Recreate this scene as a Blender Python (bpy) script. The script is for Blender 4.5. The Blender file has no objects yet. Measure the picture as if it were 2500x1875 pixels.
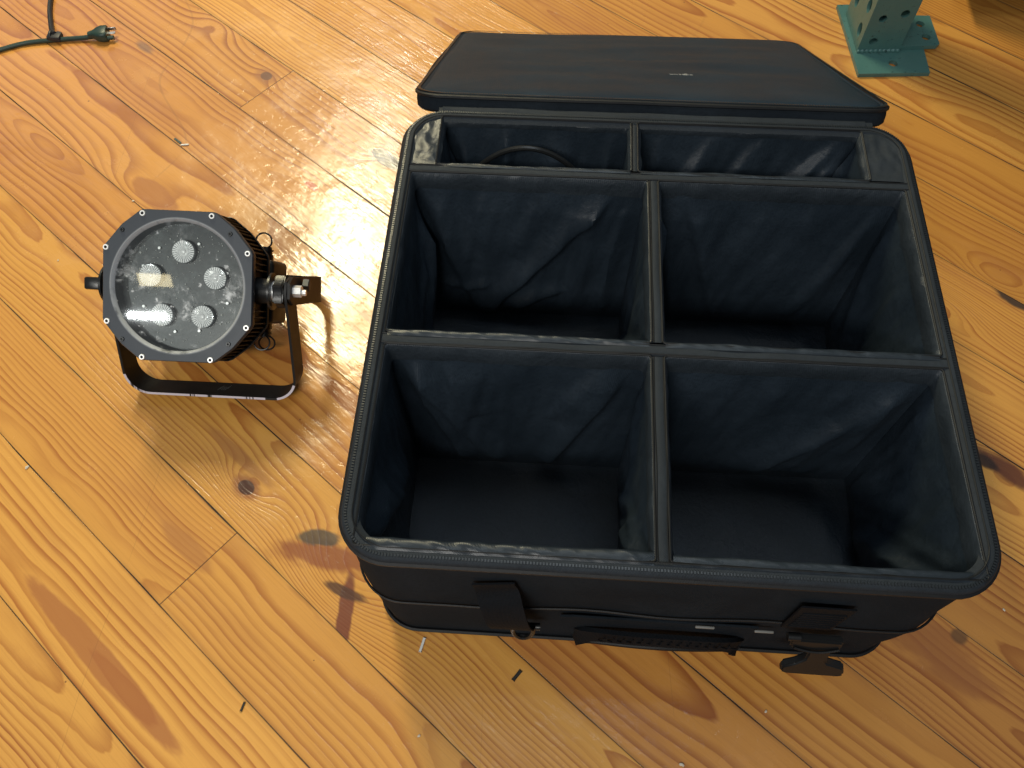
import bpy, bmesh, math, random
from mathutils import Vector, Matrix, noise
random.seed(7)
S = bpy.context.scene
COL = S.collection

# ------------------------------------------------------------------ camera
cd = bpy.data.cameras.new('camera'); cam = bpy.data.objects.new('camera', cd); COL.objects.link(cam)
cd.sensor_width = 36.0; cd.lens = 29.118
cd.clip_start = 0.02; cd.clip_end = 60
cam.location = (0.20184, -0.23610, 1.11627)
cam.rotation_mode = 'XYZ'; cam.rotation_euler = (0.504780, 0.011084, 0.062140)
S.camera = cam
# ------------------------------------------------------------------ world (soft room light)
wd = bpy.data.worlds.new('World'); S.world = wd; wd.use_nodes = True
bg = wd.node_tree.nodes['Background']; bg.inputs[0].default_value = (0.78, 0.90, 1.0, 1); bg.inputs[1].default_value = 0.17
# ------------------------------------------------------------------ lamps of the room, plus added fill lamps
def area(name, loc, target, sx, sy, power, col):
    l = bpy.data.lights.new(name, 'AREA'); l.shape = 'RECTANGLE'; l.size = sx; l.size_y = sy
    l.energy = power; l.color = col
    o = bpy.data.objects.new(name, l); COL.objects.link(o); o.location = loc
    d = Vector(target) - Vector(loc)
    o.rotation_euler = d.to_track_quat('-Z', 'Y').to_euler()
    return o
area('ceiling_or_fill_light', (-0.90, 2.52, 2.6), (-0.90, 2.519, 0), 0.44, 1.15, 114, (1.0, 0.89, 0.56))
area('ceiling_or_fill_light', (-0.86, 3.66, 2.6), (-0.86, 3.659, 0), 0.20, 0.20, 14, (1.0, 0.97, 0.88))
area('ceiling_or_fill_light', (-0.45, -1.75, 2.6), (-0.3, 0.2, 0), 1.3, 0.35, 56, (1.0, 0.97, 0.90))  # added fill from the front, for the near boards and the lamp lenses
area('ceiling_or_fill_light', (0.40, 0.95, 2.75), (0.40, 0.949, 0), 1.1, 0.9, 12, (0.80, 0.91, 1.0))  # added cool fill above the bag, brightens the compartment floors
area('ceiling_or_fill_light', (-1.60, -1.33, 2.62), (-1.60, -1.331, 0), 0.19, 0.030, 9, (0.95, 1.0, 0.98))
area('ceiling_or_fill_light', (-1.52, -1.12, 2.62), (-1.52, -1.121, 0), 0.16, 0.07, 0.3, (1.0, 0.85, 0.50))
area('haze_fill', (-3.5, 4.2, 2.6), (-3.5, 4.199, 0), 2.0, 1.9, 9, (0.92, 0.80, 1.0))  # added lamp, no real opening; gives the far left floor a lilac haze
# ------------------------------------------------------------------ exposure
S.render.engine = 'CYCLES'
S.view_settings.view_transform = 'Standard'; S.view_settings.look = 'None'
S.view_settings.exposure = -0.14; S.view_settings.gamma = 1.0
S.cycles.max_bounces = 8; S.cycles.transparent_max_bounces = 12
S.cycles.sample_clamp_indirect = 6.0

H = 0.3167; D = 0.6237; W = 0.66

# ================================================================== node helper
class NT:
    def __init__(s, name):
        s.m = bpy.data.materials.new(name); s.m.use_nodes = True
        s.t = s.m.node_tree; s.t.nodes.clear()
        s.out = s.t.nodes.new('ShaderNodeOutputMaterial')
    def n(s, typ, **kw):
        nd = s.t.nodes.new(typ)
        for k, v in kw.items(): setattr(nd, k, v)
        return nd
    def set(s, sock, v):
        if isinstance(v, bpy.types.NodeSocket): s.t.links.new(v, sock)
        elif v is not None: sock.default_value = v
    def m_(s, op, a, b=None, c=None):
        nd = s.n('ShaderNodeMath', operation=op)
        s.set(nd.inputs[0], a)
        if b is not None: s.set(nd.inputs[1], b)
        if c is not None: s.set(nd.inputs[2], c)
        return nd.outputs[0]
    def add(s, a, b): return s.m_('ADD', a, b)
    def sub(s, a, b): return s.m_('SUBTRACT', a, b)
    def mul(s, a, b): return s.m_('MULTIPLY', a, b)
    def sep(s, v):
        nd = s.n('ShaderNodeSeparateXYZ'); s.set(nd.inputs[0], v); return nd.outputs
    def comb(s, x, y, z=0.0):
        nd = s.n('ShaderNodeCombineXYZ'); s.set(nd.inputs[0], x); s.set(nd.inputs[1], y); s.set(nd.inputs[2], z); return nd.outputs[0]
    def noise(s, vec, scale, detail=3, rough=0.5, dist=0.0):
        nd = s.n('ShaderNodeTexNoise'); s.set(nd.inputs['Vector'], vec); s.set(nd.inputs['Scale'], scale)
        nd.inputs['Detail'].default_value = detail; nd.inputs['Roughness'].default_value = rough; nd.inputs['Distortion'].default_value = dist
        return nd.outputs[0]
    def ramp(s, f, stops, interp='LINEAR'):
        nd = s.n('ShaderNodeValToRGB'); s.set(nd.inputs[0], f); cr = nd.color_ramp; cr.interpolation = interp
        while len(cr.elements) < len(stops): cr.elements.new(0.5)
        for e, (p, c) in zip(cr.elements, stops):
            e.position = p
            e.color = (c, c, c, 1) if isinstance(c, (int, float)) else (*c, 1)
        return nd.outputs[0]
    def mix(s, f, a, b, blend='MIX'):
        nd = s.n('ShaderNodeMix', data_type='RGBA', blend_type=blend)
        s.set(nd.inputs[0], f)
        s.set(nd.inputs[6], a if isinstance(a, bpy.types.NodeSocket) else (*a, 1))
        s.set(nd.inputs[7], b if isinstance(b, bpy.types.NodeSocket) else (*b, 1))
        return nd.outputs[2]
    def ss(s, x, lo, hi, to0=0.0, to1=1.0):
        nd = s.n('ShaderNodeMapRange', interpolation_type='SMOOTHSTEP')
        s.set(nd.inputs[0], x); s.set(nd.inputs[1], lo); s.set(nd.inputs[2], hi); s.set(nd.inputs[3], to0); s.set(nd.inputs[4], to1)
        return nd.outputs[0]
    def pos(s):
        return s.n('ShaderNodeNewGeometry').outputs['Position']
    def obj(s): return s.n('ShaderNodeTexCoord').outputs['Object']
    def bump(s, h, strength=0.3, dist=0.001):
        nd = s.n('ShaderNodeBump'); s.set(nd.inputs['Height'], h); nd.inputs['Strength'].default_value = strength; nd.inputs['Distance'].default_value = dist
        return nd.outputs[0]
    def bsdf(s, **kw):
        nd = s.n('ShaderNodeBsdfPrincipled')
        for k, v in kw.items():
            if isinstance(v, tuple) and len(v) == 3: v = (*v, 1)
            s.set(nd.inputs[k.replace('_', ' ')], v)
        return nd.outputs[0]
    def done(s, sh): s.t.links.new(sh, s.out.inputs[0]); return s.m

# ------------------------------------------------------------------ floor material
TA = (-0.7900, 0.6131); NC = (0.6131, 0.7900); OFF = -0.04065; PW = 0.13545
def AC(x, y): return (TA[0]*x + TA[1]*y, NC[0]*x + NC[1]*y - OFF)
def wood_floor():
    q = NT('pine_boards')
    P = q.sep(q.pos()); X, Y = P[0], P[1]
    a = q.add(q.mul(X, TA[0]), q.mul(Y, TA[1]))
    c = q.sub(q.add(q.mul(X, NC[0]), q.mul(Y, NC[1])), OFF)
    u = q.m_('DIVIDE', c, PW)
    idx = q.m_('FLOOR', u); lc = q.sub(u, idx)
    j1 = q.mul(q.m_('COMPARE', idx, -1.0, 0.4), q.m_('GREATER_THAN', a, 0.2465))
    j2 = q.mul(q.m_('COMPARE', idx, 4.0, 0.4), q.m_('GREATER_THAN', a, 0.898))
    board = q.add(q.mul(idx, 7.31), q.mul(q.add(j1, j2), 3.17))
    wn = q.n('ShaderNodeTexWhiteNoise', noise_dimensions='1D'); q.set(wn.inputs['W'], q.add(board, 2.37))
    r = q.sep(wn.outputs['Color'])
    wn2 = q.n('ShaderNodeTexWhiteNoise', noise_dimensions='1D'); q.set(wn2.inputs['W'], q.add(board, 91.7))
    r2 = q.sep(wn2.outputs['Color'])
    cm = q.mul(q.sub(lc, 0.5), PW)
    # ring distance of a sawn board
    wob = q.noise(q.comb(q.mul(a, 1.3), q.mul(board, 3.7), 0), 1.6, 2, 0.5)
    c0 = q.mul(q.sub(r[0], 0.5), 0.13)
    slope = q.mul(q.sub(r[1], 0.5), 0.085)
    d = q.add(q.add(q.add(0.012, q.mul(r[2], 0.055)), q.mul(slope, a)), q.mul(q.sub(wob, 0.5), 0.060))
    c0 = q.add(c0, q.mul(q.sub(q.noise(q.comb(q.mul(a, 1.0), q.mul(board, 1.9), 5), 1.8, 2, 0.5), 0.5), 0.05))
    dc = q.sub(cm, c0)
    R = q.m_('SQRT', q.add(q.mul(dc, dc), q.mul(d, d)))
    fine = q.noise(q.comb(q.mul(a, 5), q.mul(c, 20), board), 1.7, 3, 0.55)
    R = q.add(R, q.mul(q.sub(fine, 0.5), 0.0056))
    # knots and eyes: swirls round given places
    def gauss(x, y, sa, sc):
        fa, fc = AC(x, y)
        da = q.m_('DIVIDE', q.sub(a, fa), sa); dd = q.m_('DIVIDE', q.sub(c, fc), sc)
        rr = q.add(q.mul(da, da), q.mul(dd, dd))
        lim = math.floor(fc / PW)
        same = q.m_('COMPARE', idx, float(lim), 0.4)
        return q.mul(q.m_('EXPONENT', q.mul(rr, -1.0)), same), same, rr
    swirls = [(-0.5286, 0.722, 0.12, 0.040, 0.050), (-0.222, 0.187, 0.055, 0.024, 0.030), (-0.091, 0.80, 0.05, 0.03, 0.036),
              (-0.369, 1.036, 0.03, 0.017, 0.018), (0.875, 0.277, 0.06, 0.026, 0.034), (-0.06, 0.06, 0.09, 0.05, 0.045),
              (-0.50, 1.18, 0.06, 0.03, 0.036), (-0.745, 0.835, 0.10, 0.03, 0.03), (0.83, 0.575, 0.07, 0.03, 0.035),
              (0.93, 0.62, 0.06, 0.03, 0.03)]
    for (x, y, sa, sc, am) in swirls:
        g, _, _ = gauss(x, y, sa, sc)
        R = q.sub(R, q.mul(g, am))
    spacing = q.add(0.0062, q.mul(q.m_('POWER', r2[0], 1.6), 0.0085))
    ringf = q.m_('DIVIDE', R, spacing)
    ph = q.m_('FRACT', ringf)
    prof = q.ramp(ph, [(0.0, 0.10), (0.45, 0.12), (0.78, 0.72), (0.93, 0.92), (1.0, 0.10)])
    rid = q.n('ShaderNodeTexWhiteNoise', noise_dimensions='1D'); q.set(rid.inputs['W'], q.add(q.m_('FLOOR', ringf), board))
    prof = q.mul(prof, q.add(0.35, q.mul(rid.outputs['Value'], 0.65)))
    fib = q.noise(q.comb(q.mul(a, 9), q.mul(c, 420), board), 1.0, 3, 0.6)
    light = q.mix(r2[1], (0.72, 0.372, 0.082), (0.60, 0.278, 0.055))
    dark = q.mix(r2[2], (0.36, 0.108, 0.018), (0.29, 0.080, 0.014))
    colr = q.mix(q.m_('MINIMUM', prof, 1.0), light, dark)
    # board tone given board by board (index -6 .. 9)
    tones = [(0.9, 0.8, 0.7), (0.95, 0.92, 0.9), (1.0, 0.96, 0.92), (1.0, 0.96, 0.9), (1.06, 1.03, 0.98), (1.08, 1.09, 1.08),   # idx -6..-1
             (1.06, 1.07, 1.00), (0.86, 0.74, 0.66), (0.92, 0.82, 0.74), (0.86, 0.75, 0.70), (0.86, 0.76, 0.70), (1.02, 1.00, 0.96), (1.0, 0.97, 0.92),
             (0.98, 0.94, 0.86), (0.90, 0.86, 0.78), (0.96, 0.94, 0.88), (0.95, 0.9, 0.85)]
    fi = q.m_('DIVIDE', q.add(idx, 6.5), 17.0)
    tn = q.ramp(fi, [(i/17.0, t) for i, t in enumerate(tones)], 'CONSTANT')
    colr = q.mix(1.0, colr, tn, 'MULTIPLY')
    big = q.noise(q.comb(q.mul(a, 2), q.mul(c, 9), board), 1.6, 3, 0.5)
    colr = q.mix(q.ss(big, 0.5, 0.8, 0, 0.5), colr, (0.36, 0.125, 0.036))
    colr = q.mix(q.mul(q.ss(fib, 0.45, 0.75), 0.16), colr, (0.26, 0.09, 0.025))
    # heart-wood patches with their own shape
    nz = q.noise(q.comb(q.mul(a, 12), q.mul(c, 34), 0), 1.3, 3, 0.6)
    def patch(x, y, sa, sc, col, am, edge=0.35, wob_=1.3, rot=0.0):
        nonlocal colr
        fa, fc = AC(x, y)
        A1, C1 = q.sub(a, fa), q.sub(c, fc)
        ca, sa_ = math.cos(rot), math.sin(rot)
        da = q.m_('DIVIDE', q.add(q.mul(A1, ca), q.mul(C1, sa_)), sa); dd = q.m_('DIVIDE', q.sub(q.mul(C1, ca), q.mul(A1, sa_)), sc)
        rr = q.add(q.m_('SQRT', q.add(q.mul(da, da), q.mul(dd, dd))), q.mul(q.sub(nz, 0.5), wob_))
        same = q.m_('COMPARE', idx, float(math.floor(fc / PW)), 0.4)
        colr = q.mix(q.mul(q.mul(q.ss(rr, 1.0+edge, 1.0-edge), am), same), colr, col)
    patch(-0.36, -0.065, 0.165, 0.016, (0.40, 0.145, 0.040), 0.85, 0.12, 0.5)
    patch(-0.287, 0.095, 0.055, 0.013, (0.42, 0.17, 0.045), 0.7, 0.25, 0.6)
    patch(-0.243, 0.235, 0.075, 0.009, (0.38, 0.15, 0.04), 0.7, 0.3, 0.6)
    patch(-0.080, 0.090, 0.080, 0.018, (0.26, 0.070, 0.022), 0.85, 0.35, 1.7, -0.55)
    patch(-0.050, 0.015, 0.060, 0.010, (0.17, 0.040, 0.018), 0.92, 0.2, 0.8, 0.9)
    patch(-0.104, 0.118, 0.030, 0.010, (0.075, 0.055, 0.036), 0.9, 0.25, 1.4, -0.6)
    patch(-0.055, 0.045, 0.030, 0.007, (0.08, 0.03, 0.015), 0.9, 0.25, 1.4, -0.3)
    patch(-0.505, 0.725, 0.060, 0.022, (0.36, 0.125, 0.034), 0.7, 0.12, 0.5)
    patch(-0.222, 0.187, 0.024, 0.016, (0.30, 0.10, 0.03), 0.8, 0.3, 0.4)
    patch(-0.222, 0.187, 0.0135, 0.0105, (0.062, 0.017, 0.010), 0.97, 0.12, 0.25)
    patch(-0.369, 1.036, 0.0125, 0.0105, (0.030, 0.026, 0.024), 0.97, 0.12, 0.3)
    patch(-0.369, 1.036, 0.026, 0.018, (0.28, 0.10, 0.04), 0.5, 0.3, 0.4)
    patch(-0.105, 0.832, 0.036, 0.015, (0.055, 0.045, 0.036), 0.95, 0.10, 0.35)
    patch(0.875, 0.277, 0.050, 0.014, (0.12, 0.035, 0.016), 0.95, 0.35, 1.2, 0.1)
    patch(0.845, 0.29, 0.020, 0.010, (0.035, 0.015, 0.010), 0.95, 0.35, 1.2)
    patch(0.955, 0.578, 0.03, 0.010, (0.05, 0.03, 0.02), 0.95, 0.3, 1.2)
    patch(-0.905, 0.935, 0.030, 0.006, (0.12, 0.055, 0.03), 0.8, 0.3, 1.2, 0.5)
    patch(-0.63, 1.105, 0.022, 0.009, (0.16, 0.09, 0.06), 0.7, 0.5, 1.6)
    patch(0.72, 0.02, 0.09, 0.03, (0.34, 0.12, 0.03), 0.75, 0.3, 1.4)
    patch(0.76, 0.035, 0.010, 0.010, (0.13, 0.06, 0.02), 0.8, 0.3, 0.6)
    patch(-0.23, 0.76, 0.016, 0.006, (0.45, 0.05, 0.035), 0.8, 0.35, 1.2)
    # specks and small scratches in the finish
    vn = q.n('ShaderNodeTexVoronoi', feature='F1'); q.set(vn.inputs['Vector'], q.comb(X, Y, 0)); vn.inputs['Scale'].default_value = 26
    vs = q.sep(vn.outputs['Color'])
    sp = q.mul(q.m_('LESS_THAN', vn.outputs['Distance'], q.mul(vs[0], 0.055)), q.m_('GREATER_THAN', vs[1], 0.55))
    colr = q.mix(q.mul(sp, 0.75), colr, (0.16, 0.065, 0.025))
    def scratch(sx, sy, scale, th):
        w = q.n('ShaderNodeTexWave', wave_type='BANDS', bands_direction='X', wave_profile='SIN')
        q.set(w.inputs['Vector'], q.comb(q.mul(X, sx), q.mul(Y, sy), 0)); w.inputs['Scale'].default_value = scale
        w.inputs['Distortion'].default_value = 3.0; w.inputs['Detail'].default_value = 2; w.inputs['Detail Scale'].default_value = 1.2
        return q.m_('GREATER_THAN', w.outputs[1], th)
    scm = q.mul(q.m_('MAXIMUM', scratch(0.25, 1.0, 1.1, 0.99996), scratch(1.0, -0.4, 1.3, 0.99996)), q.ss(q.noise(q.comb(X, Y, 3), 4, 2), 0.5, 0.6))
    colr = q.mix(q.mul(scm, 0.22), colr, (0.20, 0.09, 0.03))
    # seams between boards
    e = q.mul(q.m_('MINIMUM', lc, q.sub(1.0, lc)), PW)
    gn = q.ss(q.noise(q.comb(q.mul(a, 3), q.mul(idx, 3.3), 0), 1.5, 2), 0.42, 0.66)
    gapw = q.add(0.00022, q.mul(gn, 0.0009))
    seam = q.mul(q.ss(e, gapw, q.add(gapw, 0.0006), 1.0, 0.0), q.add(0.78, q.mul(gn, 0.22)))
    def joint(i, aj):
        dj = q.m_('ABSOLUTE', q.sub(a, aj))
        return q.mul(q.ss(dj, 0.0004, 0.0011, 0.75, 0.0), q.m_('COMPARE', idx, float(i), 0.4))
    seam = q.m_('MAXIMUM', seam, q.m_('MAXIMUM', joint(-1, 0.2465), joint(4, 0.898)))
    grime = q.mul(q.ss(e, 0.0, 0.007, 0.32, 0.0), q.ss(q.noise(q.comb(q.mul(a, 5), idx, 2), 1.5, 3), 0.35, 0.7))
    colr = q.mix(grime, colr, (0.10, 0.05, 0.025))
    colr = q.mix(seam, colr, (0.018, 0.011, 0.007))
    # finish: slightly cupped, dusty polyurethane
    wave = q.noise(q.comb(q.mul(X, 1), q.mul(Y, 1), 0), 14, 3, 0.55)
    wave2 = q.noise(q.comb(q.mul(a, 10), q.mul(c, 45), 0), 1.0, 3, 0.6)
    cup = q.mul(q.mul(q.sub(lc, 0.5), q.sub(lc, 0.5)), 1.6)
    hgt = q.add(q.add(q.mul(wave, 0.9), q.mul(wave2, 0.75)), q.add(q.mul(prof, -0.10), q.add(q.mul(seam, -1.2), cup)))
    dents = q.noise(q.comb(X, Y, 0), 75, 4, 0.65)
    hgt = q.add(hgt, q.mul(q.ss(dents, 0.55, 0.75), -0.12))
    nb = q.bump(hgt, 0.9, 0.0017)
    rg = q.add(0.13, q.mul(q.ss(q.noise(q.comb(X, Y, 9), 9, 5, 0.6), 0.35, 0.75), 0.20))
    rg = q.add(rg, q.mul(seam, 0.4))
    return q.done(q.bsdf(Base_Color=colr, Roughness=0.48, Normal=q.bump(hgt, 0.5, 0.0012), Coat_Weight=q.sub(0.95, q.mul(seam, 0.9)), Coat_Roughness=rg, Coat_IOR=1.52, Coat_Normal=nb, Specular_IOR_Level=0.3))

def fabric(name, base, rough, sheen=0.0, spec=0.5, weave=1100, dust=0.35, bumpd=0.0004, wrinkle=0.0, coat=0.0):
    q = NT(name); o = q.obj(); p = q.sep(o)
    wv = q.m_('MULTIPLY', q.m_('SINE', q.mul(q.add(p[0], p[2]), weave*2.2)), q.m_('SINE', q.mul(q.add(p[1], q.mul(p[2], 0.5)), weave*2.2)))
    n1 = q.noise(o, 9, 4, 0.6); n2 = q.noise(o, 240, 2, 0.6)
    col = q.mix(q.mul(q.ss(n1, 0.35, 0.75), dust), base, tuple(min(1, b*2.0+0.006) for b in base))
    col = q.mix(q.mul(q.ss(n2, 0.45, 0.7), 0.35), col, tuple(b*0.55 for b in base))
    h = q.add(q.mul(wv, 0.25), q.mul(n2, 0.7))
    if wrinkle:
        h = q.add(h, q.mul(q.noise(o, 38, 3, 0.55, 1.2), wrinkle))
    rr = q.add(rough, q.mul(q.sub(n1, 0.5), 0.25))
    return q.done(q.bsdf(Base_Color=col, Roughness=rr, Specular_IOR_Level=spec, Sheen_Weight=sheen, Sheen_Roughness=0.5, Coat_Weight=coat, Coat_Roughness=0.3,
                         Normal=q.bump(h, 0.6, bumpd)))
M = {}
M['floor'] = wood_floor()
M['canvas'] = fabric('black_canvas', (0.0125, 0.0165, 0.0215), 0.90, spec=0.06)
M['binding'] = fabric('black_binding', (0.0160, 0.0210, 0.0270), 0.66, spec=0.26, wrinkle=1.6, bumpd=0.0007)
M['satin'] = fabric('satin_hem', (0.0210, 0.0280, 0.0360), 0.42, spec=0.5, wrinkle=3.2, bumpd=0.0010, coat=0.15)
M['lining'] = fabric('nylon_lining', (0.0165, 0.0255, 0.0370), 0.38, spec=0.6, wrinkle=2.2, bumpd=0.0008, weave=1500, dust=0.45)
M['gloss'] = fabric('glossy_nylon', (0.0150, 0.0210, 0.0280), 0.34, spec=0.45, wrinkle=4.0, bumpd=0.00035, dust=0.1)
M['lid'] = fabric('lid_lining', (0.0160, 0.0270, 0.0400), 0.55, spec=0.09, wrinkle=1.2, bumpd=0.0005, dust=0.25)
M['piping'] = fabric('black_piping', (0.0060, 0.0065, 0.0075), 0.55, spec=0.35, dust=0.15)
M['web'] = fabric('black_webbing', (0.006, 0.0075, 0.010), 0.75, spec=0.12, weave=650, dust=0.2, bumpd=0.0009)
def plain(name, col, rough, metal=0.0, spec=0.5, coat=0.0, var=0.3, nscale=30, bumpd=0.0002):
    q = NT(name); o = q.obj(); n1 = q.noise(o, nscale, 4, 0.6)
    c = q.mix(q.mul(n1, var), col, tuple(x*0.5 for x in col))
    return q.done(q.bsdf(Base_Color=c, Roughness=q.add(rough, q.mul(q.sub(n1, 0.5), 0.2)), Metallic=metal, Specular_IOR_Level=spec, Coat_Weight=coat,
                         Normal=q.bump(q.noise(o, nscale*12, 2, 0.5), 0.4, bumpd)))
M['zip'] = plain('zipper_teeth', (0.014, 0.017, 0.020), 0.32, metal=0.0, spec=0.55, var=0.1)
M['bplastic'] = plain('black_plastic', (0.010, 0.0105, 0.011), 0.34, spec=0.5)
M['bpaint'] = plain('black_powder_coat', (0.0120, 0.0125, 0.0130), 0.50, spec=0.28, bumpd=0.0003)
M['steel'] = plain('bright_steel', (0.85, 0.85, 0.84), 0.35, metal=0.45, var=0.15)
M['white'] = plain('white_plastic', (0.75, 0.75, 0.72), 0.5)
M['tag'] = plain('pale_thread', (0.22, 0.22, 0.21), 0.6)
M['gcord'] = plain('green_cord', (0.020, 0.048, 0.040), 0.42, var=0.4)
M['bcord'] = plain('black_strap', (0.020, 0.021, 0.026), 0.55)
M['chip'] = plain('white_led_chip', (1.0, 1.0, 1.0), 0.16, metal=0.0, var=0.0, spec=1.0)
M['brass'] = plain('plug_metal', (0.60, 0.60, 0.58), 0.3, metal=1.0)
M['crumb'] = plain('pale_crumb', (0.68, 0.60, 0.48), 0.7)
M['sliver'] = plain('dark_sliver', (0.02, 0.017, 0.015), 0.5)
M['card'] = plain('pale_card', (0.55, 0.46, 0.34), 0.7)

def bezel_mat():
    q = NT('worn_bezel_paint'); o = q.obj(); p = q.sep(o)
    n1 = q.noise(o, 55, 5, 0.65); n2 = q.noise(o, 14, 3, 0.6)
    rr = q.m_('SQRT', q.add(q.mul(p[0], p[0]), q.mul(p[1], p[1])))
    band = q.mul(q.ss(rr, 0.0950, 0.0915), q.ss(q.add(n2, q.mul(n1, 0.6)), 0.54, 0.78))
    chips = q.m_('MAXIMUM', q.mul(band, 0.7), q.mul(q.ss(n1, 0.69, 0.72), q.ss(n2, 0.5, 0.6)))
    c = q.mix(n2, (0.022, 0.029, 0.041), (0.036, 0.045, 0.060))
    c = q.mix(chips, c, (0.50, 0.52, 0.55))
    return q.done(q.bsdf(Base_Color=c, Roughness=q.add(0.42, q.mul(n1, 0.12)), Specular_IOR_Level=0.5, Normal=q.bump(q.noise(o, 500, 2), 0.3, 0.0002)))
M['bezel'] = bezel_mat()
def worn_edge():
    q = NT('chipped_bracket_edge'); o = q.obj(); p = q.sep(o)
    n1 = q.noise(q.comb(p[0], 0, 0), 26, 4, 0.7)
    c = q.mix(q.ss(n1, 0.44, 0.47), (0.012, 0.012, 0.012), (0.66, 0.60, 0.66))
    return q.done(q.bsdf(Base_Color=c, Roughness=0.5))
M['worn'] = worn_edge()
def glass_mat():
    q = NT('dusty_front_glass'); o = q.obj(); p = q.sep(o)
    a = q.noise(o, 20, 6, 0.7, 0.6); b = q.noise(o, 95, 5, 0.7); l = q.noise(o, 7, 3, 0.6)
    vn = q.n('ShaderNodeTexVoronoi', feature='F1'); va = q.n('ShaderNodeVectorMath', operation='MULTIPLY_ADD'); nt_ = q.n('ShaderNodeTexNoise'); nt_.inputs['Scale'].default_value = 160; q.set(nt_.inputs['Vector'], o)
    q.set(va.inputs[0], nt_.outputs['Color']); va.inputs[1].default_value = (0.010, 0.010, 0.010); q.set(va.inputs[2], o)
    q.set(vn.inputs['Vector'], va.outputs[0]); vn.inputs['Scale'].default_value = 85
    vc = q.sep(vn.outputs['Color'])
    spots = q.mul(q.ss(vn.outputs['Distance'], q.mul(vc[0], 0.34), q.mul(vc[0], 0.12)), q.m_('GREATER_THAN', vc[1], 0.45))
    sm = q.mul(q.ss(a, 0.50, 0.70), q.ss(b, 0.42, 0.62))
    # greasier towards the lower and right part of the pane
    low = q.ss(q.add(p[1], q.mul(l, -0.10)), 0.0, -0.13, 0.25, 1.0)
    dirt = q.m_('MINIMUM', q.add(q.add(0.025, q.mul(q.mul(sm, low), 1.2)), q.mul(spots, 0.55)), 0.8)
    tr = q.n('ShaderNodeBsdfTransparent'); tr.inputs[0].default_value = (0.97, 1.0, 0.99, 1)
    gl = q.n('ShaderNodeBsdfGlossy'); gl.inputs['Roughness'].default_value = 0.025; gl.inputs[0].default_value = (1, 1, 1, 1)
    df = q.n('ShaderNodeBsdfDiffuse'); df.inputs[0].default_value = (0.85, 0.87, 0.90, 1)
    fr = q.n('ShaderNodeFresnel'); fr.inputs[0].default_value = 1.6
    m1 = q.n('ShaderNodeMixShader'); q.set(m1.inputs[0], dirt); q.t.links.new(tr.outputs[0], m1.inputs[1]); q.t.links.new(df.outputs[0], m1.inputs[2])
    m2 = q.n('ShaderNodeMixShader'); q.set(m2.inputs[0], q.mul(fr.outputs[0], 1.2)); q.t.links.new(m1.outputs[0], m2.inputs[1]); q.t.links.new(gl.outputs[0], m2.inputs[2])
    return q.done(m2.outputs[0])
M['glass'] = glass_mat()
def lens_mat():
    q = NT('led_lens_painted_sparkle'); o = q.obj(); p = q.sep(o)
    ang = q.m_('ARCTAN2', p[1], p[0]); rr = q.m_('SQRT', q.add(q.mul(p[0], p[0]), q.mul(p[1], p[1])))
    ray = q.m_('SINE', q.mul(ang, 28.0)); n1 = q.noise(o, 400, 3, 0.6)
    k = q.add(q.mul(ray, 0.55), q.mul(n1, 1.5))
    core = q.ss(rr, 0.0065, 0.0045)
    bright = q.m_('MAXIMUM', q.mul(q.ss(k, 0.30, 0.70), q.ss(rr, 0.0162, 0.0145)), core)
    c = q.mix(bright, (0.22, 0.24, 0.25), (1.0, 1.0, 1.0))  # white rays and core painted in for the sparkle of clear lenses
    return q.done(q.bsdf(Base_Color=c, Roughness=0.4, Metallic=0.0, Coat_Weight=0.3, Coat_Roughness=0.05, Specular_IOR_Level=0.6, Normal=q.bump(k, 0.4, 0.00012)))
M['lens'] = lens_mat()
def inner_mat():
    q = NT('dark_lamp_plate'); o = q.obj()
    n1 = q.noise(o, 60, 5, 0.7); c = q.mix(q.ss(n1, 0.45, 0.75), (0.010, 0.013, 0.014), (0.055, 0.065, 0.065))
    return q.done(q.bsdf(Base_Color=c, Roughness=0.3, Specular_IOR_Level=0.6))
M['inner'] = inner_mat()
def green_mat():
    q = NT('teal_painted_steel'); o = q.obj()
    n1 = q.noise(o, 28, 4, 0.6); n2 = q.noise(o, 130, 4, 0.7)
    c = q.mix(n1, (0.048, 0.128, 0.122), (0.074, 0.170, 0.156))
    c = q.mix(q.mul(q.ss(n2, 0.60, 0.66), q.ss(n1, 0.47, 0.57)), c, (0.018, 0.035, 0.032))
    return q.done(q.bsdf(Base_Color=c, Roughness=q.add(0.28, q.mul(n1, 0.2)), Specular_IOR_Level=0.5, Normal=q.bump(q.add(n1, q.mul(n2, 0.3)), 0.5, 0.0008)))
M['teal'] = green_mat()
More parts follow.
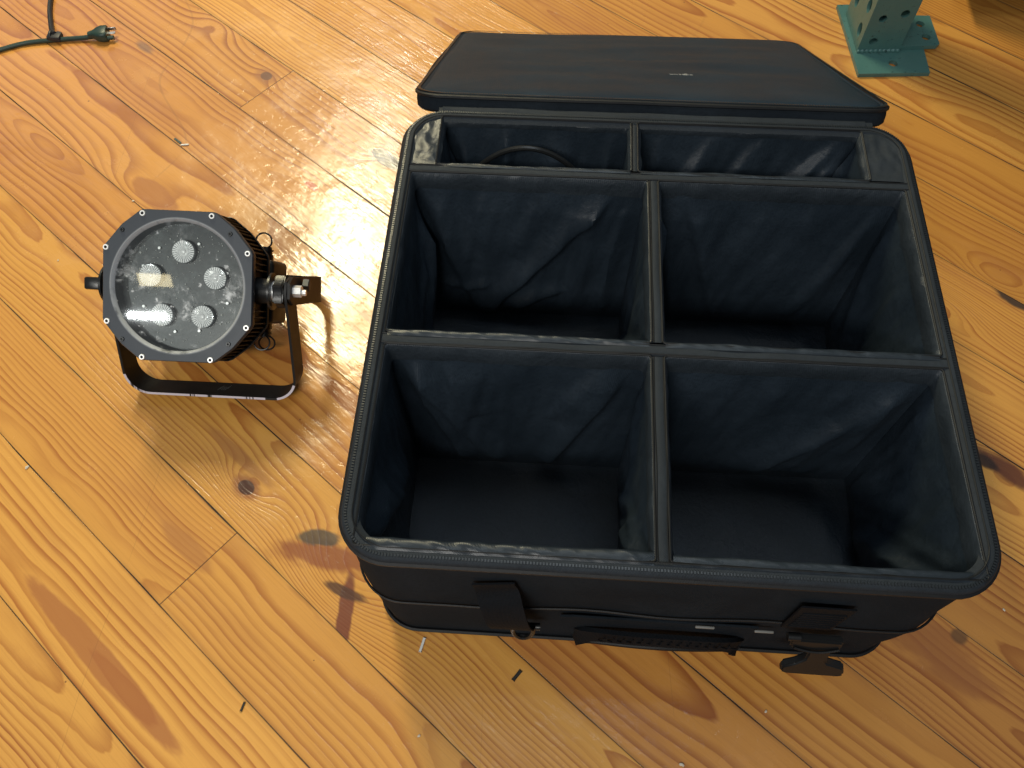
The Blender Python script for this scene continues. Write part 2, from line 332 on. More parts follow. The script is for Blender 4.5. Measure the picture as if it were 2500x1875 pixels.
# ================================================================== mesh helpers
def link(name, bm, mat, parent=None, smooth=True, loc=None, mats=None):
    me = bpy.data.meshes.new(name); bm.normal_update(); bm.to_mesh(me); bm.free()
    if smooth:
        for p in me.polygons: p.use_smooth = True
        try: me.set_sharp_from_angle(angle=math.radians(38))
        except Exception: pass
    for m in (mats or [mat]): me.materials.append(m)
    o = bpy.data.objects.new(name, me); COL.objects.link(o)
    if parent: o.parent = parent
    if loc is not None: o.location = loc
    return o
def tag(o, label=None, cat=None, group=None, kind=None):
    if label: o['label'] = label
    if cat: o['category'] = cat
    if group: o['group'] = group
    if kind: o['kind'] = kind
    return o
def empty(name, loc=(0, 0, 0)):
    o = bpy.data.objects.new(name, None); COL.objects.link(o); o.location = loc; o.empty_display_size = 0.05; return o
def grid(bm, nu, nv, f, closed_u=False, flip=False, uv=False):
    vs = [[bm.verts.new(f(i/nu, j/nv)) for j in range(nv+1)] for i in range(nu if closed_u else nu+1)]
    lay = bm.loops.layers.uv.verify() if uv else None
    for i in range(nu):
        for j in range(nv):
            a, b = vs[i], vs[(i+1) % len(vs)]
            fs = [a[j], b[j], b[j+1], a[j+1]]
            if flip: fs.reverse()
            fc = bm.faces.new(fs)
            if uv:
                cs = [(i/nu, j/nv), ((i+1)/nu, j/nv), ((i+1)/nu, (j+1)/nv), (i/nu, (j+1)/nv)]
                if flip: cs.reverse()
                for l, c in zip(fc.loops, cs): l[lay].uv = c
    return vs
def box(bm, x0, y0, z0, x1, y1, z1, bev=0.0, seg=2, mat=None):
    r = bmesh.ops.create_cube(bm, size=1.0)
    vs = r['verts']
    for v in vs:
        v.co = Vector(((x0+x1)/2 + v.co.x*(x1-x0), (y0+y1)/2 + v.co.y*(y1-y0), (z0+z1)/2 + v.co.z*(z1-z0)))
    if mat is not None:
        for v in vs: v.co = mat @ v.co
    if bev:
        es = set(e for v in vs for e in v.link_edges)
        r2 = bmesh.ops.bevel(bm, geom=list(es), offset=bev, segments=seg, affect='EDGES', profile=0.5)
    return vs
def tube(bm, pts, r, seg=8, closed=False, cap=True, sx=1.0):
    pts = [Vector(p) for p in pts]; n = len(pts); rings = []
    prevn = None
    for i, p in enumerate(pts):
        if closed: t = (pts[(i+1) % n] - pts[i-1])
        else: t = pts[min(i+1, n-1)] - pts[max(i-1, 0)]
        t.normalize()
        if prevn is None:
            up = Vector((0, 0, 1)) if abs(t.z) < 0.9 else Vector((1, 0, 0))
            nn = (up - t*up.dot(t)).normalized()
        else:
            nn = (prevn - t*prevn.dot(t)).normalized()
        prevn = nn; b = t.cross(nn)
        rr = r(i/(n-1)) if callable(r) else r
        rings.append([bm.verts.new(p + (nn*math.cos(2*math.pi*k/seg) + b*math.sin(2*math.pi*k/seg)*sx)*rr) for k in range(seg)])
    for i in range(n if closed else n-1):
        A, B = rings[i], rings[(i+1) % n]
        for k in range(seg):
            bm.faces.new([A[k], B[k], B[(k+1) % seg], A[(k+1) % seg]])
    if not closed and cap:
        bm.faces.new(rings[0]); bm.faces.new(rings[-1][::-1])
def cyl(bm, p0, p1, r0, r1=None, seg=20, cap=True):
    r1 = r0 if r1 is None else r1
    p0, p1 = Vector(p0), Vector(p1)
    L = (p1-p0).length; mt = Matrix.Translation((p0+p1)/2) @ (p1-p0).to_track_quat('Z', 'Y').to_matrix().to_4x4()
    return bmesh.ops.create_cone(bm, cap_ends=cap, segments=seg, radius1=r0, radius2=r1, depth=L, matrix=mt)['verts']
def rrect(x0, y0, x1, y1, r, n=10, step=0.02):
    """rounded rectangle, counter-clockwise, evenly filled along its sides"""
    P = []
    cs = [(x1-r, y1-r, 0), (x0+r, y1-r, 90), (x0+r, y0+r, 180), (x1-r, y0+r, 270)]
    for k, (cx, cy, a0) in enumerate(cs):
        arc = [(cx + r*math.cos(math.radians(a0+90*i/n)), cy + r*math.sin(math.radians(a0+90*i/n))) for i in range(n+1)]
        if P:
            ax, ay = P[-1]; bx, by = arc[0]; L = math.hypot(bx-ax, by-ay); m = max(1, int(L/step))
            P += [(ax+(bx-ax)*i/m, ay+(by-ay)*i/m) for i in range(1, m)]
        P += arc
    ax, ay = P[-1]; bx, by = P[0]; L = math.hypot(bx-ax, by-ay); m = max(1, int(L/step))
    P += [(ax+(bx-ax)*i/m, ay+(by-ay)*i/m) for i in range(1, m)]
    return P
def loops(bm, rings, closed=True, flip=False):
    vr = [[bm.verts.new(p) for p in r] for r in rings]
    for A, B in zip(vr, vr[1:]):
        n = len(A)
        for i in range(n):
            f = [A[i], A[(i+1) % n], B[(i+1) % n], B[i]]
            if flip: f.reverse()
            bm.faces.new(f)
    return vr
def nz(x, y, z): return noise.noise(Vector((x, y, z)))

# ================================================================== floor
bm = bmesh.new()
vs = [bm.verts.new(p) for p in ((-4, -3, 0), (5, -3, 0), (5, 6, 0), (-4, 6, 0))]; bm.faces.new(vs)
tag(link('floor', bm, M['floor'], smooth=False), kind='structure')

# ================================================================== the bag
bag = empty('equipment_bag', (0.33, 0.31, 0))
tag(bag, 'large open black fabric equipment bag with six padded compartments, standing on the wooden floor', 'equipment bag')
def part(name, bm, mat, parent=bag, **kw):
    o = link(name, bm, mat, None, **kw)
    o.parent = parent; o.matrix_parent_inverse = Matrix.Translation(-Vector(world_loc(parent)))
    return o
def world_loc(o):
    l = Vector(o.location)
    return l if o.parent is None else l
RC = 0.052
def ring_at(off, z, amp=0.0, seed=0.0, r=RC):
    pts = rrect(-off, -off, W+off, D+off, r+off, 10, 0.02)
    out = []
    for (x, y) in pts:
        k = amp*nz(x*7+seed, y*7, z*9)
        dx, dy = x-0.33, y-0.31; L = math.hypot(dx, dy)
        out.append((x + dx/L*k, y + dy/L*k, z))
    return out
# outer shell
bm = bmesh.new()
lv = [(-0.020, 0.0005, 0), (-0.010, 0.0005, 0), (-0.005, 0.002, 0), (-0.002, 0.007, 0)]
for i in range(1, 22):
    z = 0.007 + (H-0.014-0.007)*i/21
    f = i/21
    lv.append((-0.002 + 0.006*math.sin(math.pi*f)*0.6, z, 0.006*math.sin(math.pi*f)))
vr = loops(bm, [ring_at(o, z, a, 3.1) for (o, z, a) in lv])
bm.faces.new([v for v in vr[0]][::-1])
part('shell', bm, M['canvas'])
# piping: under the zip, at mid height, round the base
for z, off, r in ((H-0.011, 0.0005, 0.0032), (0.168, 0.0028, 0.0016), (0.011, 0.0, 0.0030)):
    bm = bmesh.new()
    amp = 0.006*math.sin(math.pi*(z-0.007)/(H-0.02)) if z < 0.3 else 0
    tube(bm, ring_at(off+0.001, z, max(0, amp), 3.1), r, 6, closed=True)
    part('piping', bm, M['piping'])
# zip tape (outer) and teeth
bm = bmesh.new()
loops(bm, [ring_at(0.001, H-0.012), ring_at(0.0015, H-0.007), ring_at(-0.0005, H-0.0035), ring_at(-0.004, H-0.0018), ring_at(-0.0075, H-0.0015),
           ring_at(-0.0135, H-0.0022, 0.0012, 9), ring_at(-0.0185, H-0.006, 0.0016, 9)])
part('rim_tape', bm, M['binding'])
bm = bmesh.new()
zp = rrect(0.0045, 0.0045, W-0.0045, D-0.0045, RC-0.0045, 24, 0.0032)
for i, (x, y) in enumerate(zp):
    x2, y2 = zp[(i+1) % len(zp)]; ang = math.atan2(y2-y, x2-x)
    mt = Matrix.Translation((x, y, H-0.0010)) @ Matrix.Rotation(ang, 4, 'Z')
    box(bm, -0.0008, -0.0014, -0.0008, 0.0008, 0.0014, 0.0006, mat=mt)
zipper = part('zipper', bm, M['zip'], smooth=False)
bm = bmesh.new()
tube(bm, [(p[0], p[1], H+0.0002) for p in rrect(0.0118, 0.0118, W-0.0118, D-0.0118, RC-0.0118, 10, 0.02)], 0.0007, 5, closed=True)
part('stitching', bm, M['piping'])

# compartments
CMP = {
 'FL': (0.018, 0.014, 0.319, 0.250), 'FR': (0.335, 0.014, 0.641, 0.250),
 'ML': (0.016, 0.268, 0.320, 0.511), 'MR': (0.334, 0.268, 0.643, 0.511),
 'BL': (0.047, 0.526, 0.299, 0.611), 'BR': (0.309, 0.526, 0.602, 0.611)}
FOLDS = {  # on the far wall: (u0,v0,u1,v1,width,height); u along the wall left to right, v = 0 at the rim, 1 at the bottom
 'ML': [(0.03, 0.08, 0.26, 1.0, 0.05, 0.007), (0.26, 0.98, 0.88, 0.05, 0.05, 0.011), (0.30, 0.15, 0.20, 0.55, 0.06, 0.004), (0.55, 0.12, 0.42, 0.5, 0.05, 0.004),
        (0.78, 0.25, 0.70, 0.95, 0.05, 0.006), (0.24, 1.0, 0.7, 0.75, 0.04, 0.006), (0.92, 0.2, 0.86, 0.95, 0.04, 0.005), (0.12, 0.75, 0.32, 0.72, 0.03, 0.004)],
 'FL': [(0.05, 0.05, 0.26, 0.98, 0.05, 0.009), (0.22, 0.1, 0.30, 0.5, 0.05, 0.006), (0.62, 0.98, 0.92, 0.1, 0.05, 0.007), (0.10, 0.15, 0.40, 0.98, 0.04, 0.006), (0.82, 0.1, 0.64, 0.5, 0.05, 0.005)],
 'MR': [(0.0, 0.08, 0.20, 0.98, 0.05, 0.009), (0.14, 0.05, 0.42, 0.98, 0.06, 0.008), (0.95, 0.1, 0.75, 0.9, 0.05, 0.005)],
 'FR': [(0.02, 0.08, 0.16, 0.98, 0.05, 0.006), (0.95, 0.08, 0.55, 0.9, 0.08, 0.008), (0.5, 0.9, 0.75, 0.4, 0.06, 0.005)],
 'BL': [(0.08, 0.1, 0.14, 0.7, 0.04, 0.006), (0.34, 0.05, 0.30, 0.7, 0.03, 0.007), (0.6, 0.1, 0.55, 0.8, 0.06, 0.004), (0.92, 0.1, 0.85, 0.8, 0.05, 0.005)],
 'BR': [(0.35, 0.05, 0.05, 0.75, 0.05, 0.008), (0.55, 0.1, 0.2, 0.85, 0.05, 0.007), (0.95, 0.03, 0.35, 0.85, 0.05, 0.009), (1.0, 0.05, 0.55, 0.9, 0.05, 0.009), (0.98, 0.1, 0.75, 0.9, 0.04, 0.007), (0.1, 0.1, 0.02, 0.5, 0.04, 0.005)]}
def seg_d(u, v, f):
    ax, ay, bx, by, w, h = f
    dx, dy = bx-ax, by-ay; t = max(0, min(1, ((u-ax)*dx+(v-ay)*dy)/(dx*dx+dy*dy)))
    px, py = ax+dx*t, ay+dy*t
    side = (u-ax)*dy - (v-ay)*dx
    d = math.hypot(u-px, v-py)
    # a crease: soft on one side, steep on the other
    ww = w*(1.5 if side > 0 else 0.55)
    return 1.6*h*math.exp(-(d/ww)**2)*math.sin(math.pi*min(1, 0.12+t*0.88))**0.5
def bump_fn(folds, sd, amp=0.0050):
    def f(u, v, wd):
        e = min(1, u*9, (1-u)*9)*min(1, v*5, (1-v)*8)
        s = sum(seg_d(u, v, q) for q in folds)
        s += amp*(nz(u*wd*9+sd, v*2.2, sd) + 0.5*nz(u*wd*22+v*3, v*5+sd, sd*2))
        s += 0.0045
        s = s if s > 0.0015 else 0.0015*math.exp(min(0, s-0.0015)*300)
        return s*max(0, e)
    return f
def rnd_folds(n, rng):
    return [(rng.choice((0.02, 0.98)), rng.uniform(0.03, 0.3), rng.uniform(0.25, 0.75), rng.uniform(0.6, 1.0), rng.uniform(0.04, 0.08), rng.uniform(0.003, 0.007)) for _ in range(n)]
rng = random.Random(5)
ZT = H-0.0035
for key, (x0, y0, x1, y1) in CMP.items():
    bm = bmesh.new(); zb = 0.007; tap = 0.005
    X0, Y0, X1, Y1 = x0+tap, y0+tap, x1-tap, y1-tap
    def wall(p0, p1, q0, q1, nrm, fn, wd):
        def g(u, v):
            a = Vector(p0).lerp(Vector(p1), u); b = Vector(q0).lerp(Vector(q1), u)
            return a.lerp(b, v) + Vector(nrm)*fn(u, v, wd)
        grid(bm, 90, 70, g, flip=True)
    wl = x1-x0
    wall((x0, y1, ZT), (x1, y1, ZT), (X0, Y1, zb), (X1, Y1, zb), (0, -1, 0), bump_fn(FOLDS[key], rng.uniform(0, 50)), wl*3)
    wall((x1, y0, ZT), (x0, y0, ZT), (X1, Y0, zb), (X0, Y0, zb), (0, 1, 0), bump_fn(rnd_folds(4, rng), rng.uniform(0, 50)), wl*3)
    wall((x0, y0, ZT), (x0, y1, ZT), (X0, Y0, zb), (X0, Y1, zb), (1, 0, 0), bump_fn(rnd_folds(3, rng), rng.uniform(0, 50)), (y1-y0)*3)
    wall((x1, y1, ZT), (x1, y0, ZT), (X1, Y1, zb), (X1, Y0, zb), (-1, 0, 0), bump_fn(rnd_folds(3, rng), rng.uniform(0, 50)), (y1-y0)*3)
    sd = rng.uniform(0, 50)
    grid(bm, 40, 40, lambda u, v: Vector((X0+(X1-X0)*u, Y0+(Y1-Y0)*v, zb + 0.006*max(0, min(1, u*8, (1-u)*8, v*8, (1-v)*8))*(nz(u*3+sd, v*3, 0)+0.4))))
    ln = part('compartment_lining', bm, M['lining'])
    # satin hem round the mouth of the compartment
    bm = bmesh.new()
    rad = 0.004
    base = rrect(x0, y0, x1, y1, rad, 4, 0.006)
    def hem(off, z, wav, sd2):
        out = []
        for (x, y) in base:
            cx, cy = (x0+x1)/2, (y0+y1)/2
            inx = 1 if x < cx else -1; iny = 1 if y < cy else -1
            ex = min(x-x0, x1-x); ey = min(y-y0, y1-y)
            k = wav*(nz(x*17+sd2, y*17, z*30) + 0.6*nz(x*45+sd2, y*45, z*20))
            o2 = off + abs(k)
            dx = inx*o2 if ex < rad+0.0005 else 0; dy = iny*o2 if ey < rad+0.0005 else 0
            out.append((x+dx, y+dy, z + wav*0.5*nz(x*12, y*12, sd2)))
        return out
    dp = 0.026 if key[0] != 'B' else 0.013
    loops(bm, [hem(-0.0012, ZT+0.0012, 0.0, sd), hem(0.0006, ZT+0.0004, 0.0006, sd), hem(0.0020, ZT-0.003, 0.0016, sd), hem(0.0030, ZT-dp*0.35, 0.0030, sd),
               hem(0.0032, ZT-dp*0.7, 0.0034, sd), hem(0.0030, ZT-dp*0.97, 0.0030, sd), hem(0.0014, ZT-dp, 0.0020, sd), hem(-0.0010, ZT-dp*0.98, 0.0, sd)])
    h = part('hem', bm, M['satin'], parent=ln)
    h.matrix_parent_inverse = Matrix.Identity(4)
    bm = bmesh.new(); tube(bm, hem(-0.0008, ZT+0.0016, 0.0, sd), 0.0012, 6, closed=True)
    h = part('piping', bm, M['piping'], parent=ln); h.matrix_parent_inverse = Matrix.Identity(4)
# padded dividers
def divider(x0, y0, x1, y1, sd):
    bm = bmesh.new(); along_x = (x1-x0) > (y1-y0)
    zt = H-0.0022; zb = 0.02
    Lr = (x1-x0) if along_x else (y1-y0); wd = (y1-y0) if along_x else (x1-x0)
    prof = [(-0.5, zb), (-0.5, zt-0.004), (-0.44, zt-0.0012), (-0.3, zt), (0.0, zt+0.0003), (0.3, zt), (0.44, zt-0.0012), (0.5, zt-0.004), (0.5, zb)]
    n = 60
    def g(u, v):
        k = v*(len(prof)-1); i = min(int(k), len(prof)-2); t = k-i
        w = prof[i][0]*(1-t)+prof[i+1][0]*t; z = prof[i][1]*(1-t)+prof[i+1][1]*t
        wb = 0.0012*nz(u*Lr*14+sd, 0, 0); z += 0.0016*nz(u*Lr*16, sd, 3) if z > 0.2 else 0
        c = w*(wd-0.0006) + wb
        return Vector((x0+Lr*u, (y0+y1)/2+c, z)) if along_x else Vector(((x0+x1)/2-c, y0+Lr*u, z))
    grid(bm, n, len(prof)-1, g)
    dv = part('divider', bm, M['binding'])
    bm = bmesh.new()
    for s in (-0.36, 0.30):
        pts = []
        for i in range(61):
            u = i/60; c = s*wd + 0.0012*nz(u*Lr*14+sd, 0, 0); z = zt+0.0004+0.0016*nz(u*Lr*16, sd, 3)
            pts.append((x0+Lr*u, (y0+y1)/2+c, z) if along_x else ((x0+x1)/2-c, y0+Lr*u, z))
        tube(bm, pts, 0.0007, 5)
    pp = part('stitching', bm, M['piping'], parent=dv); pp.matrix_parent_inverse = Matrix.Identity(4)
divider(0.012, 0.250, 0.648, 0.268, 1); divider(0.012, 0.511, 0.648, 0.526, 2)
divider(0.319, 0.012, 0.335, 0.2498, 3); divider(0.320, 0.2682, 0.334, 0.5108, 4); divider(0.299, 0.5262, 0.309, 0.612, 5)
def lip(x0, x1, y, wd_, seed_, amp):
    bm = bmesh.new()
    def g(u, v):
        x = x0+(x1-x0)*u
        f = nz(x*16+seed_, 0, 1); f2 = nz(x*48+seed_, 3, 2)
        cre = max(0, nz(x*22+seed_, 9, 4)-0.12)*2.2
        e_ = min(1, u*14, (1-u)*14)
        yy = y - wd_*0.5 + wd_*v + (0.0022*f+0.0009*f2)*v*e_
        skew = 0.6*(v-0.5)
        rid = amp*(0.55+0.5*nz((x+0.018*v)*26+seed_, 0, 7)+0.35*nz((x+0.022*v)*70+seed_, 2, 5))*e_
        z = H-0.0016 + rid*math.sin(math.pi*min(1, v*0.9+0.05)) - 0.009*max(0, v-0.72)*3.0*(v-0.72) - (0.0030 if v >= 0.999 else 0)
        return Vector((x, yy, z))
    grid(bm, 260, 14, g)
    part('rolled_lip', bm, M['gloss'])
lip(0.030, 0.318, 0.0165, 0.0150, 1.0, 0.0042); lip(0.337, 0.628, 0.0160, 0.0120, 5.0, 0.0022)
lip(0.019, 0.318, 0.2665, 0.0100, 9.0, 0.0034); lip(0.336, 0.641, 0.2660, 0.0090, 14.0, 0.0018)
lip(0.050, 0.298, 0.5250, 0.0070, 19.0, 0.0014); lip(0.311, 0.600, 0.5250, 0.0070, 23.0, 0.0012)
# glossy corner panels at the back
for (x0, x1) in ((0.0095, 0.0468), (0.6022, 0.6505)):
    bm = bmesh.new()
    yb = 0.614
    def g(u, v):
        x = x0+(x1-x0)*u; y = 0.5262+(yb-0.5262)*v
        out = u if x0 > 0.3 else 1-u
        lim = 0.0; cr = 0.045   # round the outer back corner
        if out > 0.0 and v > 0.45:
            y -= 0.030*((v-0.45)/0.55)**1.5*out**2
        z = H-0.0028 + 0.0030*(nz(x*40, y*40, 7) + 0.5*nz(x*90, y*60, 1))*min(1, u*6, (1-u)*6, v*6, (1-v)*6)
        return Vector((x, y, z))
    grid(bm, 30, 40, g)
    part('corner_panel', bm, M['gloss'] if x0 < 0.3 else M['binding'])
# back strip behind the back row, in front of the hinge
bm = bmesh.new()
grid(bm, 60, 6, lambda u, v: Vector((0.045+0.565*u, 0.6105+0.020*v, H-0.0025 + 0.0015*nz(u*9, v*2, 0)+0.0012*math.sin(v*9))))
part('hinge_strip', bm, M['binding'])

# lid, folded back behind the bag
hy, hz = 0.643, 0.3250; fy, fz = 1.150, 0.028
ev = Vector((0, fy-hy, fz-hz)); LL = ev.length; ev.normalize(); nv = Vector((0, -ev.z, ev.y))
def lidp(x, s, t, sag=0.0):   # s along the lid, t thickness direction
    p = Vector((x, hy, hz)) + ev*s + nv*t
    return p
LT = 0.026
def lid_ring(off, t, amp=0.0, sd=0.0):
    P = rrect(0.003-off, -off, 0.650+off, LL+off, 0.040+off, 10, 0.02)
    return [lidp(x + 0.0022*nz(x*5, y*6, 11), y + 0.0030*nz(x*7, y*5, 17), t + amp*nz(x*6+sd, y*6, 0) + 0.0045*nz(x*3.1, y*2.7, 21)) for (x, y) in P]
bm = bmesh.new()
rs = [(-0.012, -LT+0.001), (-0.004, -LT+0.0005), (0.0, -LT+0.004), (0.001, -LT*0.5), (0.0, -0.005), (-0.002, -0.0015), (-0.005, 0.0)]
vr = loops(bm, [lid_ring(o, t) for (o, t) in rs])
bm.faces.new(vr[0][::-1])
lid = part('lid', bm, M['canvas'])
bm = bmesh.new()
core = [(-0.005, 0.0), (-0.009, -0.0015), (-0.011, 0.0006), (-0.018, 0.0020), (-0.034, 0.0032)]
vr = loops(bm, [lid_ring(o, t, 0.0012 if o < -0.01 else 0, 4) for (o, t) in core])
# fill the middle with a shrinking set of rings
inner = [(-0.09, 0.004), (-0.13, 0.0045), (-0.17, 0.005), (-0.21, 0.005)]
def shr(k):
    base_ = lid_ring(-0.034, 0.0032, 0.0012, 4); c = lidp(0.326, LL/2, 0.0055)
    out = []
    for p in base_:
        q_ = Vector(p).lerp(c, k)
        s_ = (q_-Vector((0, hy, hz))).dot(ev)
        out.append(q_ + nv*(0.0034*nz(q_.x*5, s_*20, 2)*min(1, k*5)+0.0008*nz(q_.x*14, s_*50, 6)))
    return out
rr_ = [[v.co.copy() for v in vr[-1]]] + [shr(k/14) for k in range(1, 15)]
bmesh.ops.delete(bm, geom=[], context='VERTS')
last = vr[-1]
for ring in rr_[1:]:
    cur = [bm.verts.new(p) for p in ring]; n = len(cur)
    for i in range(n): bm.faces.new([last[i], last[(i+1) % n], cur[(i+1) % n], cur[i]])
    last = cur
bm.faces.new(last)
part('lid_lining', bm, M['lid'], parent=lid).matrix_parent_inverse = Matrix.Identity(4)
bm = bmesh.new(); tube(bm, lid_ring(0.0005, -0.003), 0.0028, 6, closed=True)
part('piping', bm, M['piping'], parent=lid).matrix_parent_inverse = Matrix.Identity(4)
bm = bmesh.new()
LP = rrect(0.0065, 0.0035, 0.6465, LL-0.0035, 0.0365, 24, 0.0034)
for i, (x, y) in enumerate(LP):
    x2, y2 = LP[(i+1) % len(LP)]; p = lidp(x, y, 0.0006); d_ = (lidp(x2, y2, 0.0006)-p).normalized(); b_ = nv.cross(d_)
    mt = Matrix.Translation(p) @ Matrix((( d_.x, b_.x, nv.x), (d_.y, b_.y, nv.y), (d_.z, b_.z, nv.z))).to_4x4()
    box(bm, -0.0008, -0.0018, -0.0006, 0.0008, 0.0018, 0.0008, mat=mt)
part('zipper', bm, M['zip'], parent=lid, smooth=False).matrix_parent_inverse = Matrix.Identity(4)
# hinge fabric joining lid and bag
bm = bmesh.new()
def hg(u, v):
    x = 0.040+0.580*u
    a = Vector((x, D-0.004, H-0.003)); b = Vector((x, D+0.006, H-0.004)); c = lidp(x, -0.0005, -0.020)
    p = a.lerp(b, v*2) if v < 0.5 else b.lerp(c, v*2-1)
    return p + Vector((0, 0, 0.0012*nz(u*16, v*3, 0)))
grid(bm, 50, 8, hg)
part('hinge', bm, M['binding'])
# pale scuff on the lid
bm = bmesh.new()
for k in range(26):
    x = 0.385+random.uniform(-0.020, 0.020); s_ = 0.165+random.uniform(-0.003, 0.003)
    p = lidp(x, s_, 0.0062); r_ = random.uniform(0.0005, 0.0013)*(1.4 if abs(x-0.385) < 0.006 else 0.7)
    bmesh.ops.create_icosphere(bm, subdivisions=1, radius=r_, matrix=Matrix.Translation(p) @ Matrix.Diagonal((2.0, 1, 0.5, 1)))
part('paint_scuff', bm, M['tag'], parent=lid).matrix_parent_inverse = Matrix.Identity(4)

# front details -------------------------------------------------
def fplate(name, poly, y0, th, mat, bev=0.001, parent=bag, wave=0.0):
    bm = bmesh.new()
    f = bm.faces.new([bm.verts.new((x, y0, z)) for (x, z) in poly])
    r = bmesh.ops.extrude_face_region(bm, geom=[f]); vs = [v for v in r['geom'] if isinstance(v, bmesh.types.BMVert)]
    for v in vs: v.co.y -= th
    bmesh.ops.recalc_face_normals(bm, faces=bm.faces)
    if bev: bmesh.ops.bevel(bm, geom=list(bm.edges), offset=bev, segments=2, affect='EDGES')
    return part(name, bm, mat, parent=parent)
# left strap tab that curls off the face
def ribbon(name, pts, w, th, mat, axis=(1, 0, 0), parent=bag, nseg=10):
    """flat webbing following pts; width along axis"""
    bm = bmesh.new(); P = [Vector(p) for p in pts]
    # resample with catmull-rom
    Q = []
    for i in range(len(P)-1):
        p0, p1, p2, p3 = P[max(i-1, 0)], P[i], P[i+1], P[min(i+2, len(P)-1)]
        for k in range(nseg):
            t = k/nseg
            Q.append(0.5*((2*p1)+(-p0+p2)*t+(2*p0-5*p1+4*p2-p3)*t*t+(-p0+3*p1-3*p2+p3)*t**3))
    Q.append(P[-1]); n = len(Q); A0 = Vector(axis).normalized(); rows = []
    for i, p in enumerate(Q):
        t = (Q[min(i+1, n-1)]-Q[max(i-1, 0)]).normalized(); A = (A0 - t*A0.dot(t)).normalized(); B = A.cross(t)
        ww = w(i/(n-1)) if callable(w) else w
        rows.append([bm.verts.new(p + A*a_*ww/2 + B*b_*th/2) for (a_, b_) in ((-1, -1), (1, -1), (1, 1), (-1, 1))])
    for R0, R1 in zip(rows, rows[1:]):
        for k in range(4): bm.faces.new([R0[k], R1[k], R1[(k+1) % 4], R0[(k+1) % 4]])
    bm.faces.new(rows[0][::-1]); bm.faces.new(rows[-1])
    bmesh.ops.recalc_face_normals(bm, faces=bm.faces)
    o = part(name, bm, mat, parent=parent)
    if parent is not bag: o.matrix_parent_inverse = Matrix.Identity(4)
    return o
st = ribbon('strap', [(0.158, -0.0035, 0.262), (0.162, -0.006, 0.244), (0.168, -0.020, 0.225), (0.174, -0.029, 0.195), (0.179, -0.027, 0.165), (0.182, -0.016, 0.135)], 0.046, 0.0022, M['web'])
st['label'] = 'wide webbing strap standing off the front face near its left end'
bm = bmesh.new()
tube(bm, [(0.190+0.012*math.cos(a), -0.017+0.003*math.sin(a), 0.112+0.024*math.sin(a)) for a in [2*math.pi*i/24 for i in range(24)]], 0.0028, 7, closed=True)
b0 = part('buckle_loop', bm, M['bplastic'], parent=st); b0.matrix_parent_inverse = Matrix.Identity(4)
bm = bmesh.new(); cyl(bm, (0.170, -0.016, 0.134), (0.210, -0.016, 0.134), 0.0045, seg=12)
b0 = part('buckle_bar', bm, M['bplastic'], parent=st); b0.matrix_parent_inverse = Matrix.Identity(4)
# second layer of webbing flat on the face, right and left
part_ = fplate('webbing', [(0.478, 0.252), (0.536, 0.250), (0.537, 0.160), (0.480, 0.162)], -0.0045, 0.0022, M['web'], 0.0006)
bm = bmesh.new()
for k in range(7):
    z = 0.226-0.009*k; box(bm, 0.486, -0.0082, z, 0.532, -0.0062, z+0.0045, 0.0006, 1)
part('webbing_ribs', bm, M['web'])
# buckle on the right
bk = fplate('buckle', [(0.489, 0.118), (0.548, 0.116), (0.549, 0.095), (0.541, 0.088), (0.541, 0.052), (0.545, 0.040), (0.566, 0.026), (0.570, 0.004), (0.564, -0.001), (0.504, 0.001), (0.497, 0.006), (0.497, 0.022), (0.508, 0.034), (0.517, 0.052), (0.516, 0.080), (0.507, 0.088), (0.492, 0.094)], -0.012, 0.010, M['bplastic'], 0.0022)
for v in bk.data.vertices:
    k = (0.118 - v.co.z)/0.118
    v.co.y -= 0.026*k; v.co.z = 0.168 - 0.052*k; v.co.x -= 0.010*k
bk['label'] = 'flat side release buckle hanging off the lower right of the front face'
bm = bmesh.new(); tube(bm, [(0.494+0.05*i/12, -0.0275-0.0030*math.sin(math.pi*i/12), 0.160-0.004*math.sin(math.pi*i/12)) for i in range(13)], 0.0018, 6)
part('buckle_bar', bm, M['piping'], parent=bk).matrix_parent_inverse = Matrix.Identity(4)
bm = bmesh.new(); cyl(bm, (0.485, -0.018, 0.170), (0.499, -0.018, 0.170), 0.0050, seg=14)
part('pin', bm, M['bplastic'], parent=bk).matrix_parent_inverse = Matrix.Identity(4)
# handle panel and carry handle
fplate('handle_panel', [(0.232, 0.148), (0.247, 0.152), (0.46, 0.150), (0.462, 0.012), (0.262, 0.012), (0.252, 0.050), (0.240, 0.120)], -0.0035, 0.0028, M['canvas'], 0.0008)
hd = ribbon('carry_handle', [(0.254, -0.006, 0.055), (0.266, -0.013, 0.098), (0.32, -0.018, 0.110), (0.37, -0.019, 0.113), (0.42, -0.018, 0.108), (0.446, -0.013, 0.088), (0.452, -0.006, 0.050)], 0.024, 0.006, M['web'], axis=(0, 0.2, 1))
bm = bmesh.new()
for k in range(15):
    x = 0.280+0.0112*k
    tube(bm, [(x, -0.0212, 0.106), (x+0.005, -0.0242, 0.114), (x+0.006, -0.0215, 0.121)], 0.0011, 6)
part('handle_weave', bm, M['web'], parent=hd).matrix_parent_inverse = Matrix.Identity(4)
bm = bmesh.new(); tube(bm, [(0.262+0.186*i/20, -0.014-0.008*math.sin(math.pi*i/20), 0.072+0.018*math.sin(math.pi*i/20)) for i in range(21)], 0.0036, 8)
part('handle_edge', bm, M['piping'], parent=hd).matrix_parent_inverse = Matrix.Identity(4)
for (x, z) in ((0.398, 0.150), (0.466, 0.146)):
    bm = bmesh.new(); box(bm, x-0.011, -0.0105, z-0.0018, x+0.011, -0.0075, z+0.0018, 0.0012, 2)
    part('thread_patch', bm, M['tag'])

